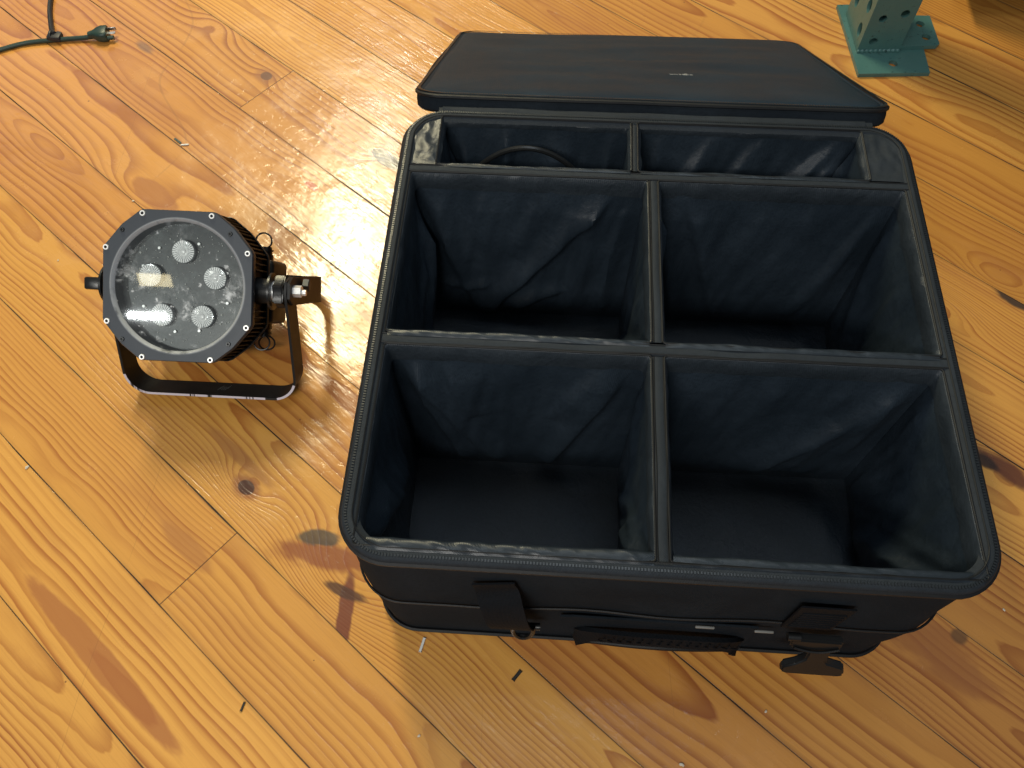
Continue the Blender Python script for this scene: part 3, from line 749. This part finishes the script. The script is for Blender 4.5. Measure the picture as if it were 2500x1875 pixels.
# ================================================================== cable in the back left pocket
bm = bmesh.new()
pts = []
for i in range(41):
    t = i/40; x = 0.055+0.215*t
    pts.append((x, 0.568, 0.170+0.136*math.sin(math.pi*t)**0.6))
tube(bm, pts, 0.0036, 8)
tag(link('cable', bm, M['bplastic']), 'thin black cable arching up inside the narrow back left compartment of the bag', 'cable')

# ================================================================== stage light
F = Vector((-0.309, 0.401, 0.190)); nn = Vector((0.03, -0.55, 0.83)).normalized()
uu = (Vector((1, 0, 0)) - nn*nn.x).normalized(); vv = nn.cross(uu)
MT = Matrix.Translation(F) @ Matrix(((uu.x, vv.x, nn.x), (uu.y, vv.y, nn.y), (uu.z, vv.z, nn.z))).to_4x4()
lamp = empty('stage_light', (-0.305, 0.43, 0))
tag(lamp, 'black octagonal stage light with five clear lenses behind scratched glass, tilted on two folding brackets', 'stage light')
LI = Matrix.Translation(-Vector((-0.305, 0.43, 0)))
def lp(name, bm, mat, parent=None, smooth=True, local=True, mats=None, off=None):
    """part in head coordinates; off = own local origin"""
    o = link(name, bm, mat, None, smooth=smooth, mats=mats)
    o.parent = parent or lamp
    m = (MT if off is None else MT @ Matrix.Translation(off)) if local else Matrix.Identity(4)
    o.matrix_world = m
    pw = LI if parent is None else parent.matrix_world.inverted()
    o.matrix_parent_inverse = pw
    o.matrix_basis = m
    if parent is not None:
        o.matrix_parent_inverse = parent['_w'].inverted() if False else WM[parent.name].inverted()
    WM[o.name] = m
    return o
WM = {}
a_, b_ = 0.1035, 0.0505
OCT = [(b_, a_), (-b_, a_), (-a_+0.026, a_-0.021), (-a_, b_), (-a_, -b_), (-a_+0.026, -a_+0.021), (-b_, -a_), (b_, -a_), (a_-0.026, -a_+0.021), (a_, -b_), (a_, b_), (a_-0.026, a_-0.021)]
def fillp(P, n):   # subdivide polygon evenly by angle to n points
    out = []
    for k in range(n):
        ang = 2*math.pi*k/n; d = Vector((math.cos(ang), math.sin(ang)))
        best = None
        for i in range(len(P)):
            p, q_ = Vector(P[i]), Vector(P[(i+1) % len(P)]); e = q_-p
            den = d.x*e.y-d.y*e.x
            if abs(den) < 1e-9: continue
            t = (p.x*e.y-p.y*e.x)/den; s_ = (p.x*d.y-p.y*d.x)/den
            if t > 0 and -1e-6 <= s_ <= 1+1e-6: best = t if best is None else max(best, t)
        out.append((d.x*best, d.y*best))
    return out
O96 = fillp(OCT, 144)
def oring(sc, z, add=0): return [(x*sc, y*sc, z) for (x, y) in O96]
def cring(r, z): return [(r*math.cos(2*math.pi*k/144), r*math.sin(2*math.pi*k/144), z) for k in range(144)]
bm = bmesh.new()
loops(bm, [oring(0.985, -0.014), oring(1.0, -0.012), oring(1.0, -0.0015), oring(0.990, 0.0), cring(0.0925, 0.0), cring(0.0915, -0.001), cring(0.0905, -0.0030), cring(0.0890, -0.0050), cring(0.0885, -0.016)])
lp('bezel', bm, M['bezel'])
bm = bmesh.new(); vs = [bm.verts.new(p) for p in cring(0.0888, -0.0052)]; bm.faces.new(vs)
lp('front_glass', bm, M['glass'], smooth=False)
bm = bmesh.new(); loops(bm, [cring(0.0888, -0.006), cring(0.088, -0.026)]); bm.faces.new([bm.verts.new(p) for p in cring(0.0881, -0.0262)])
rf = lp('lamp_plate', bm, M['inner'])
rg = random.Random(3)
bm = bmesh.new()
for k in range(170):
    r_ = 0.084*math.sqrt(rg.random()); t = rg.uniform(0, 6.28); s_ = rg.uniform(0.0005, 0.0015)*(1.5 if rg.random() > 0.85 else 0.8)
    bmesh.ops.create_icosphere(bm, subdivisions=1, radius=s_, matrix=Matrix.Translation((r_*math.cos(t), r_*math.sin(t), -0.0255)))
lp('debris', bm, M['white'], parent=rf)['kind'] = 'stuff'
for (u, v) in ((0.0005, 0.0490), (-0.0455, 0.0143), (0.0455, 0.0143), (-0.0285, -0.0400), (0.0285, -0.0400)):
    bm = bmesh.new(); c_ = []
    prof = [(0.0158, 0.0), (0.0158, 0.007), (0.0152, 0.0078), (0.0125, 0.0077), (0.0080, 0.0072), (0.0062, 0.0070), (0.0050, 0.0072), (0.0025, 0.0080), (0.0004, 0.0083)]
    loops(bm, [[(r_*math.cos(2*math.pi*k/56)*(1+0.02*(k % 2)), r_*math.sin(2*math.pi*k/56)*(1+0.02*(k % 2)), z + (0.0*(k % 2) if 0.0055 < r_ < 0.0155 else 0)) for k in range(56)] for (r_, z) in prof])
    le = lp('lens', bm, M['lens'], off=(u, v, -0.0245))
    bm = bmesh.new(); bmesh.ops.create_uvsphere(bm, u_segments=16, v_segments=8, radius=0.0046, matrix=Matrix.Translation((0, 0, 0.0072)) @ Matrix.Diagonal((1, 1, 0.5, 1)))
    lp('led_chip', bm, M['chip'], parent=le, off=(u, v, -0.0245))
# small screws of the lamp plate
for k in range(8):
    t = math.radians(20+45*k + 7*(k % 3)); r_ = 0.064
    bm = bmesh.new(); cyl(bm, (0, 0, 0), (0, 0, 0.003), 0.0020, seg=10)
    lp('plate_screw', bm, M['steel'], off=(r_*math.cos(t), r_*math.sin(t), -0.026))
# bezel screws: steel ring with dark socket
SC = [(-0.0485, 0.0975), (0.0465, 0.0975), (0.0965, 0.0490), (0.0965, -0.0525), (0.0475, -0.0990), (-0.0475, -0.0990), (-0.0965, -0.0515), (-0.0985, 0.0495), (-0.0765, 0.0740), (0.0720, 0.0745), (0.0720, -0.0760), (-0.0755, -0.0755)]
for i, (u, v) in enumerate(SC):
    bm = bmesh.new(); r_ = 0.0041 if i < 8 else 0.0032
    loops(bm, [[(q_*math.cos(2*math.pi*k/24), q_*math.sin(2*math.pi*k/24), z) for k in range(24)] for (q_, z) in ((r_, 0.0), (r_, 0.0012), (r_*0.86, 0.0021), (r_*0.52, 0.0021), (r_*0.50, 0.0002))])
    sc_ = lp('screw', bm, M['steel'] if i < 8 else M['zip'], off=(u, v, 0.0001))
    bm = bmesh.new(); cyl(bm, (0, 0, 0.0), (0, 0, 0.0008), r_*0.5, seg=12)
    lp('socket', bm, M['piping'], parent=sc_, off=(u, v, 0.0001))
# housing with cooling fins
bm = bmesh.new()
loops(bm, [oring(0.93, -0.012), oring(0.93, -0.070), oring(0.90, -0.078), oring(0.80, -0.088), oring(0.62, -0.094)], flip=True)
bm.faces.new([bm.verts.new(p) for p in oring(0.62, -0.0941)][::-1])
bmesh.ops.recalc_face_normals(bm, faces=bm.faces)
hs = lp('housing', bm, M['bpaint'])
O_ = fillp(OCT, 720)
# arclength spaced fins
per = [0.0]
for i in range(720): per.append(per[-1] + math.hypot(O_[(i+1) % 720][0]-O_[i][0], O_[(i+1) % 720][1]-O_[i][1]))
tot = per[-1]; nf = 84
for k in range(nf):
    s_ = tot*(k+0.5)/nf; i = next(j for j in range(720) if per[j+1] >= s_)
    x, y = O_[i]; x2, y2 = O_[(i+1) % 720]
    if abs(y) < 0.026 and abs(x) > 0.09: continue
    ang = math.atan2(y2-y, x2-x)
    bm = bmesh.new()
    mt = Matrix.Translation((x*0.985, y*0.985, 0)) @ Matrix.Rotation(ang, 4, 'Z')
    box(bm, -0.00125, 0.0, -0.072, 0.00125, 0.011, -0.014, 0.0009, 1, mat=mt)
    lp('cooling_fin', bm, M['bpaint'], parent=hs)
bm = bmesh.new(); loops(bm, [oring(1.0, -0.0700), oring(1.004, -0.0712), oring(1.004, -0.0742), oring(0.985, -0.0765), oring(0.9, -0.0785)], flip=True)
bmesh.ops.recalc_face_normals(bm, faces=bm.faces)
lp('rear_band', bm, M['bpaint'], parent=hs)
bm = bmesh.new(); tube(bm, oring(1.003, -0.0668), 0.0006, 5, closed=True); lp('seal_line', bm, M['zip'], parent=hs)
bm = bmesh.new(); box(bm, -0.098, -0.047, -0.160, 0.106, 0.047, -0.085, 0.007, 3); lp('power_box', bm, M['bpaint'])
# side bosses, washers, hand wheels
for sgn in (1, -1):
    bm = bmesh.new(); cyl(bm, (sgn*0.090, 0, -0.045), (sgn*0.116, 0, -0.045), 0.020, 0.017, 28); lp('pivot_boss', bm, M['bpaint'])
    bm = bmesh.new(); cyl(bm, (sgn*0.1165, 0, -0.045), (sgn*0.1195, 0, -0.045), 0.0265, seg=36)
    wsh = lp('washer', bm, M['bplastic'])
    bm = bmesh.new(); cyl(bm, (sgn*0.1197, 0, -0.045), (sgn*0.1225, 0, -0.045), 0.0150, seg=24); lp('steel_washer', bm, M['steel'], parent=wsh)
    bm = bmesh.new()
    R6 = []
    for k in range(12):
        rr = 0.0245 if k % 2 == 0 else 0.0180; t = math.radians(30*k+12); R6.append((rr*math.cos(t), rr*math.sin(t)))
    f0 = bm.faces.new([bm.verts.new((sgn*0.123, y, -0.045+z)) for (y, z) in R6])
    r = bmesh.ops.extrude_face_region(bm, geom=[f0])
    for v in r['geom']:
        if isinstance(v, bmesh.types.BMVert): v.co.x += sgn*0.0145
    bmesh.ops.recalc_face_normals(bm, faces=bm.faces); bmesh.ops.bevel(bm, geom=list(bm.edges), offset=0.0018, segments=2, affect='EDGES')
    if sgn > 0:
        o = lp('hand_wheel', bm, M['bplastic'])
    else:
        bm.free(); bm = bmesh.new(); box(bm, -0.150, -0.009, -0.052, -0.128, 0.009, -0.038, 0.003, 2)
        o = lp('hand_wheel', bm, M['bplastic'])
    bm = bmesh.new(); cyl(bm, (sgn*0.10, 0, -0.045), (0.166 if sgn > 0 else -0.128, 0, -0.045), 0.0045, seg=14); lp('bolt', bm, M['steel'])
# cable connectors with tethered caps
for sgn in (1, -1):
    bm = bmesh.new()
    cyl(bm, (0.082, sgn*0.045, -0.125), (0.082, sgn*0.056, -0.125), 0.0115, seg=20)
    cyl(bm, (0.082, sgn*0.056, -0.125), (0.082, sgn*0.068, -0.125), 0.0098, 0.0090, 20)
    cyl(bm, (0.082, sgn*0.061, -0.125), (0.082, sgn*0.064, -0.125), 0.0112, seg=20)
    cn = lp('connector', bm, M['bplastic'])
    bm = bmesh.new()
    for ph in ((0, 1) if sgn < 0 else (0,)):
        tube(bm, [(0.082+ph*0.004+0.011*math.sin(t*2*math.pi)*(1+0.2*ph), sgn*(0.066+0.011*(1-math.cos(t*2*math.pi))), -0.121+0.012*t*(1-2*ph)) for t in [i/22 for i in range(23)]], 0.0014, 6)
    lp('cap_tether', bm, M['bplastic'], parent=cn)
# two folding brackets (bent flat bar)
PV = Vector((-0.311, 0.4285, 0.1515))
def yoke(cx, half, foot_y, sgn, name_extra):
    foot = Vector((0, foot_y, 0.0115)); top = Vector((0, PV.y, PV.z))
    d = (top-foot).normalized()
    wv = Vector((0, d.z, -d.y))*1.0      # width direction
    r = 0.036; pts = []
    ext = 0.018
    Lh = (top-foot).length + ext
    # path in (x, h): h along d
    path = [(half, Lh)] + [(half, Lh-(Lh-r)*i/10) for i in range(1, 10)]
    path += [(half-r+r*math.cos(t), r-r*math.sin(t)) for t in [math.pi/2*i/10 for i in range(11)]]
    path += [(half-r-(2*half-2*r)*i/20, 0) for i in range(1, 20)]
    path += [(-half+r-r*math.sin(t), r-r*math.cos(t)) for t in [math.pi/2*i/10 for i in range(11)]]
    path += [(-half, r+(Lh-r)*i/10) for i in range(1, 11)]
    bm = bmesh.new(); rows = []
    n = len(path); w2 = 0.0200; th = 0.0018
    for i, (x, h) in enumerate(path):
        x1_, h1_ = path[max(i-1, 0)]; x2_, h2_ = path[min(i+1, n-1)]
        tx, th_ = x2_-x1_, h2_-h1_; L = math.hypot(tx, th_); nx, nh = -th_/L, tx/L
        k = 1.0
        if i == 0 or i == n-1: k = 0.55
        P = []
        for (s, t) in ((-1, -1), (1, -1), (1, 1), (-1, 1)):
            P.append(bm.verts.new(Vector((cx+x+nx*t*th, foot.y, foot.z)) + d*(h+nh*t*th) + wv*s*w2*k))
        rows.append(P)
    for i, (A, B) in enumerate(zip(rows, rows[1:])):
        for k in range(4):
            f = bm.faces.new([A[k], B[k], B[(k+1) % 4], A[(k+1) % 4]])
            if sgn < 0 and k == 3 and 12 <= i <= 48: f.material_index = 1
    bm.faces.new(rows[0]); bm.faces.new(rows[-1][::-1])
    bmesh.ops.recalc_face_normals(bm, faces=bm.faces)
    o = lp('bracket', bm, None, local=False, mats=[M['bpaint'], M['worn']])
    # slots seen in the cross bar
    if sgn < 0:
        for sx in (-0.038, 0.052):
            bm = bmesh.new(); c_ = Vector((cx+sx, foot.y, foot.z)) + d*0.0021
            q_ = []
            for k in range(20):
                t = 2*math.pi*k/20; q_.append(bm.verts.new(c_ + Vector((1, 0, 0))*(0.0095*math.cos(t)) + wv*0.0042*math.sin(t)))
            bm.faces.new(q_); lp('slot', bm, M['piping'], parent=o, local=False)
        bm = bmesh.new()
        for k in range(6):
            c_ = Vector((cx+0.003+0.0045*k*0.6, foot.y, foot.z)) + d*0.0022 + wv*random.uniform(-0.004, 0.004)
            tube(bm, [c_, c_+Vector((0.002, 0, 0))+wv*0.010], 0.0004, 4)
        lp('scratch', bm, M['tag'], parent=o, local=False)
    return o
ya = yoke(-0.297, 0.1290, 0.3370, -1, 'a')
yb = yoke(-0.297, 0.1335, 0.5320, 1, 'b')
bm = bmesh.new(); cyl(bm, (-0.1640, 0.4285, 0.1515), (-0.1500, 0.4285, 0.1515), 0.0085, seg=6); lp('bolt_head', bm, M['steel'], local=False)
bm = bmesh.new(); box(bm, -0.160, 0.452, 0.118, -0.150, 0.466, 0.131, 0.001, 1); lp('lock_tab', bm, M['bezel'], local=False)

# ================================================================== teal steel post on its base
post = empty('steel_post', (0.84, 1.17, 0)); tag(post, 'teal painted perforated steel post on a bolted square foot plate, top right corner', 'post')
def pp_(name, bm, mat, parent=post, smooth=False):
    o = link(name, bm, mat, None, smooth=smooth); o.parent = parent
    o.matrix_parent_inverse = Matrix.Translation(-Vector(post.location)) if parent is post else Matrix.Identity(4)
    return o
def holed(poly_bm_fn, cutters, bev=0.0008):
    """solid with real drilled holes"""
    bm = bmesh.new(); poly_bm_fn(bm)
    bmesh.ops.recalc_face_normals(bm, faces=bm.faces)
    me = bpy.data.meshes.new('tmp'); bm.to_mesh(me); bm.free(); o = bpy.data.objects.new('tmp', me); COL.objects.link(o)
    bc = bmesh.new()
    for (p0, p1, r, st) in cutters:
        vs = cyl(bc, p0, p1, r, seg=20)
        if st:
            c_ = (Vector(p0)+Vector(p1))/2
            for v in vs:
                ax = Vector(st[0]); v.co += ax*((v.co-c_).dot(ax))*(st[1]-1)
    mc = bpy.data.meshes.new('cut'); bmesh.ops.recalc_face_normals(bc, faces=bc.faces); bc.to_mesh(mc); bc.free()
    oc = bpy.data.objects.new('cut', mc); COL.objects.link(oc)
    md = o.modifiers.new('b', 'BOOLEAN'); md.object = oc; md.operation = 'DIFFERENCE'; md.solver = 'EXACT'
    dg = bpy.context.evaluated_depsgraph_get(); ev_ = o.evaluated_get(dg)
    r = bmesh.new(); r.from_mesh(ev_.to_mesh()); ev_.to_mesh_clear()
    bpy.data.objects.remove(o); bpy.data.objects.remove(oc)
    return r
def prism(bm, poly, z0, z1):
    f = bm.faces.new([bm.verts.new((x, y, z0)) for (x, y) in poly])
    r = bmesh.ops.extrude_face_region(bm, geom=[f])
    for v in r['geom']:
        if isinstance(v, bmesh.types.BMVert): v.co.z = z1
bm = holed(lambda b: prism(b, [(0.772, 1.088), (0.908, 1.098), (0.908, 1.163), (0.905, 1.300), (0.757, 1.290)], 0.0005, 0.0085), [((0.842, 1.121, -0.01), (0.842, 1.121, 0.02), 0.0085, None)])
pp_('base_plate', bm, M['teal'])
bm = holed(lambda b: prism(b, [(0.845, 1.158), (0.930, 1.166), (0.936, 1.172), (0.932, 1.254), (0.845, 1.254)], 0.0090, 0.0165),
           [((0.9085, 1.228, 0.0), (0.9085, 1.228, 0.03), 0.0085, None), ((0.9135, 1.190, 0.0), (0.9135, 1.190, 0.03), 0.0085, None)])
pp_('cross_plate', bm, M['teal'])
# hollow box post
cut = []
for k in range(5):
    z = 0.032+0.050*k
    cut.append(((0.800, 1.10, z), (0.800, 1.17, z), 0.0075, None))
for k in range(5):
    z = 0.040+0.052*k
    cut.append(((0.76, 1.175+0.0*(k % 2), z), (0.79, 1.175, z), 0.0095, ((0, 0, 1), 1.5)))
    cut.append(((0.76, 1.235, z+0.02), (0.79, 1.235, z+0.02), 0.0095, ((0, 0, 1), 1.5)))
cut.append(((0.838, 1.10, 0.092), (0.838, 1.17, 0.092), 0.008, None)); cut.append(((0.838, 1.10, 0.19), (0.838, 1.17, 0.19), 0.008, None))
def boxpost(b):
    A = [(0.776, 1.150), (0.858, 1.156), (0.864, 1.262), (0.770, 1.262)]; B = [(0.782, 1.157), (0.851, 1.161), (0.856, 1.255), (0.777, 1.255)]
    prev = None
    for z in (0.009, 0.42):
        va = [b.verts.new((x, y, z)) for (x, y) in A]; vb = [b.verts.new((x, y, z)) for (x, y) in B]
        for i in range(4):
            b.faces.new([va[i], va[(i+1) % 4], vb[(i+1) % 4], vb[i]])
        if prev:
            for i in range(4):
                b.faces.new([prev[0][i], prev[0][(i+1) % 4], va[(i+1) % 4], va[i]]); b.faces.new([prev[1][i], prev[1][(i+1) % 4], vb[(i+1) % 4], vb[i]])
        prev = (va, vb)
bm = holed(boxpost, cut); pp_('post_tube', bm, M['teal'])
bm = bmesh.new()
tube(bm, [(0.776+0.082*i/30, 1.1495+0.006*i/30, 0.0105) for i in range(31)], lambda t: 0.0035+0.001*math.sin(t*60), 7)
tube(bm, [(0.8605+0.004*i/20, 1.156+0.1*i/20, 0.018) for i in range(21)], lambda t: 0.0035+0.001*math.sin(t*60), 7)
pp_('weld_bead', bm, M['teal'], smooth=True)

# ================================================================== extension cord and strap
def bez(P, n=14):
    P = [Vector(p) for p in P]; Q = []
    for i in range(len(P)-1):
        p0, p1, p2, p3 = P[max(i-1, 0)], P[i], P[i+1], P[min(i+2, len(P)-1)]
        for k in range(n):
            t = k/n; Q.append(0.5*((2*p1)+(-p0+p2)*t+(2*p0-5*p1+4*p2-p3)*t*t+(-p0+3*p1-3*p2+p3)*t**3))
    return Q+[P[-1]]
cord = empty('extension_cord', (-0.72, 1.13, 0)); tag(cord, 'dark green extension cord ending in a three pin plug, lying across the top left corner', 'extension cord')
def cp(name, bm, mat, parent=cord):
    o = link(name, bm, mat); o.parent = parent
    o.matrix_parent_inverse = Matrix.Translation(-Vector(cord.location)) if parent is cord else Matrix.Identity(4); return o
bm = bmesh.new(); tube(bm, bez([(-1.10, 0.99, 0.0045), (-1.0, 1.04, 0.0045), (-0.925, 1.074, 0.0045), (-0.870, 1.101, 0.0045), (-0.800, 1.114, 0.0055), (-0.752, 1.120, 0.007), (-0.728, 1.123, 0.010)]), 0.0045, 10)
cp('cord', bm, M['gcord'])
pd = (Vector((-0.708, 1.1285, 0))-Vector((-0.752, 1.120, 0))).normalized(); pl = Vector((-pd.y, pd.x, 0))
PB = Matrix(((pd.x, pl.x, 0, -0.745), (pd.y, pl.y, 0, 1.1215), (0, 0, 1, 0), (0, 0, 0, 1)))
bm = bmesh.new()
sec = [(0.0, 0.0055, 0.0055), (0.006, 0.0065, 0.0065), (0.012, 0.0085, 0.0080), (0.018, 0.0145, 0.0100), (0.026, 0.0165, 0.0115), (0.036, 0.0165, 0.0115), (0.038, 0.0150, 0.0105)]
rows = []
for (s_, w_, h_) in sec:
    rows.append([bm.verts.new(PB @ Vector((s_, w_*math.copysign(abs(math.cos(t))**0.6, math.cos(t)), 0.0120+h_*math.copysign(abs(math.sin(t))**0.6, math.sin(t))))) for t in [2*math.pi*k/20 for k in range(20)]])
for A, B in zip(rows, rows[1:]):
    for k in range(20): bm.faces.new([A[k], B[k], B[(k+1) % 20], A[(k+1) % 20]])
bm.faces.new(rows[0][::-1]); bm.faces.new(rows[-1]); bmesh.ops.recalc_face_normals(bm, faces=bm.faces)
plug = cp('plug', bm, M['gcord'])
for (l, w2_, t2_) in ((0.0085, 0.0008, 0.0032), (-0.0040, 0.0032, 0.0008)):
    bm = bmesh.new(); box(bm, 0.037, l-w2_, 0.015-t2_, 0.055, l+w2_, 0.015+t2_, 0.0004, 1, mat=PB); cp('prong', bm, M['brass'], parent=plug)
bm = bmesh.new(); cyl(bm, PB @ Vector((0.037, -0.010, 0.0085)), PB @ Vector((0.050, -0.010, 0.0085)), 0.0042, seg=12); cp('ground_pin', bm, M['gcord'], parent=plug)
# black strap looped over the cord
bm = bmesh.new()
Q = bez([(-0.868, 1.30, 0.004), (-0.867, 1.25, 0.005), (-0.856, 1.205, 0.005), (-0.838, 1.160, 0.006), (-0.824, 1.132, 0.009), (-0.812, 1.118, 0.0125)])
n_ = len(Q)
tube(bm, Q, lambda t: 0.0052+0.002*t, 10, sx=0.75)
tube(bm, [(-0.820+0.0, 1.118+0.0085*math.cos(a), 0.0095+0.0085*math.sin(a)) for a in [2*math.pi*i/20 for i in range(20)]], 0.0028, 8, closed=True)
box(bm, -0.828, 1.107, 0.002, -0.800, 1.128, 0.0150, 0.004, 2)
tag(link('cable_tie', bm, M['bcord']), 'black cable tie strap wrapped round the green cord beside its plug', 'cable tie')
# pale thing whose edge only just shows at the top
bm = bmesh.new(); box(bm, 0.185, 1.334, 0.0005, 0.262, 1.42, 0.010, 0.003, 2)
tag(link('card_box', bm, M['card']), 'pale flat card edge just showing at the top of the picture behind the lid', 'card')

# ================================================================== litter on the floor
def stick(x0, y0, x1, y1, w, h, mat, name, label, cat, group=None, zb=0.0006):
    bm = bmesh.new(); L = math.hypot(x1-x0, y1-y0); ang = math.atan2(y1-y0, x1-x0)
    mt = Matrix.Translation(((x0+x1)/2, (y0+y1)/2, zb)) @ Matrix.Rotation(ang, 4, 'Z')
    box(bm, -L/2, -w/2, 0, L/2, w/2, h, min(w, h)*0.25, 1, mat=mt)
    return tag(link(name, bm, mat), label, cat, group)
stick(0.060, -0.010, 0.056, -0.028, 0.0032, 0.002, M['white'], 'plastic_strip', 'thin white plastic strip on the floor by the front left corner of the bag', 'strip')
stick(0.1885, -0.044, 0.1795, -0.056, 0.0042, 0.002, M['sliver'], 'rubber_scrap', 'short black scrap lying on the floor in front of the bag', 'scrap')
stick(-0.160, -0.103, -0.1625, -0.114, 0.0024, 0.0012, M['sliver'], 'bark_sliver', 'tiny dark brown sliver on a board seam, lower left floor', 'sliver')
stick(-0.489, 0.8455, -0.474, 0.8475, 0.0030, 0.002, M['white'], 'tube_scrap', 'short white tube scrap on the boards between plug and stage light', 'scrap')
stick(-0.505, 0.862, -0.490, 0.850, 0.0040, 0.001, M['gcord'], 'tape_scrap', 'small grey green shred beside the white tube scrap', 'shred')
cr = [((288, 435), 0.0035, 'flat pale flake on the boards above the stage light'), ((1654, 1537), 0.0028, 'round white crumb on the floor below the buckle'),
      ((2168, 1318), 0.0030, 'white crumb on the boards right of the bag'), ((1472, 1652), 0.0045, 'pale crumb at the bottom edge of the picture'),
      ((60, 1010), 0.0045, 'pale paint fleck on the boards at the far left edge'), ((126, 563), 0.0025, 'tiny white crumb left of the stage light'),
      ((1938, 588), 0.0025, 'tiny white crumb right of the bag near its back corner'), ((905, 1590), 0.0030, 'pale crumb on the floor left of the black scrap')]
import mathutils
def unproj(px, py, z=0.0):   # displayed 2212-wide coordinates of the photograph -> floor point
    f = 2022.09; k = 2500/2212
    R = mathutils.Euler((0.504780, 0.011084, 0.062140), 'XYZ').to_matrix()
    d = R @ Vector(((px*k-1250)/f, -(py*k-937.5)/f, -1)); C = Vector((0.20184, -0.23610, 1.11627))
    return C + d*((z-C.z)/d.z)
for i, ((px, py), r_, lb) in enumerate(cr):
    p = unproj(px, py); bm = bmesh.new()
    bmesh.ops.create_icosphere(bm, subdivisions=2, radius=r_*0.6, matrix=Matrix.Translation((p.x, p.y, r_*0.35)) @ Matrix.Rotation(i, 4, 'Z') @ Matrix.Diagonal((1.2, 0.8, 0.5, 1)))
    for v in bm.verts: v.co += Vector((nz(v.co.x*900, v.co.y*900, i), nz(v.co.y*900, v.co.x*900, i), 0))*r_*0.25
    tag(link('crumb', bm, M['crumb']), lb, 'crumb')

# ================================================================== dark cabinet just beyond the top right corner
cb = empty('cabinet', (1.55, 1.60, 0)); tag(cb, 'dark cabinet standing beyond the top right corner, only its dark base showing', 'cabinet')
def cbp(name, bm):
    o = link(name, bm, M['bpaint']); o.parent = cb; o.matrix_parent_inverse = Matrix.Translation(-Vector(cb.location)); return o
bm = bmesh.new(); box(bm, 0.985, 1.275, 0.055, 2.1, 1.85, 0.85, 0.004, 2); cbp('carcass', bm)
bm = bmesh.new(); box(bm, 1.02, 1.350, 0.0005, 2.07, 1.82, 0.0545, 0.002, 1); cbp('plinth', bm)
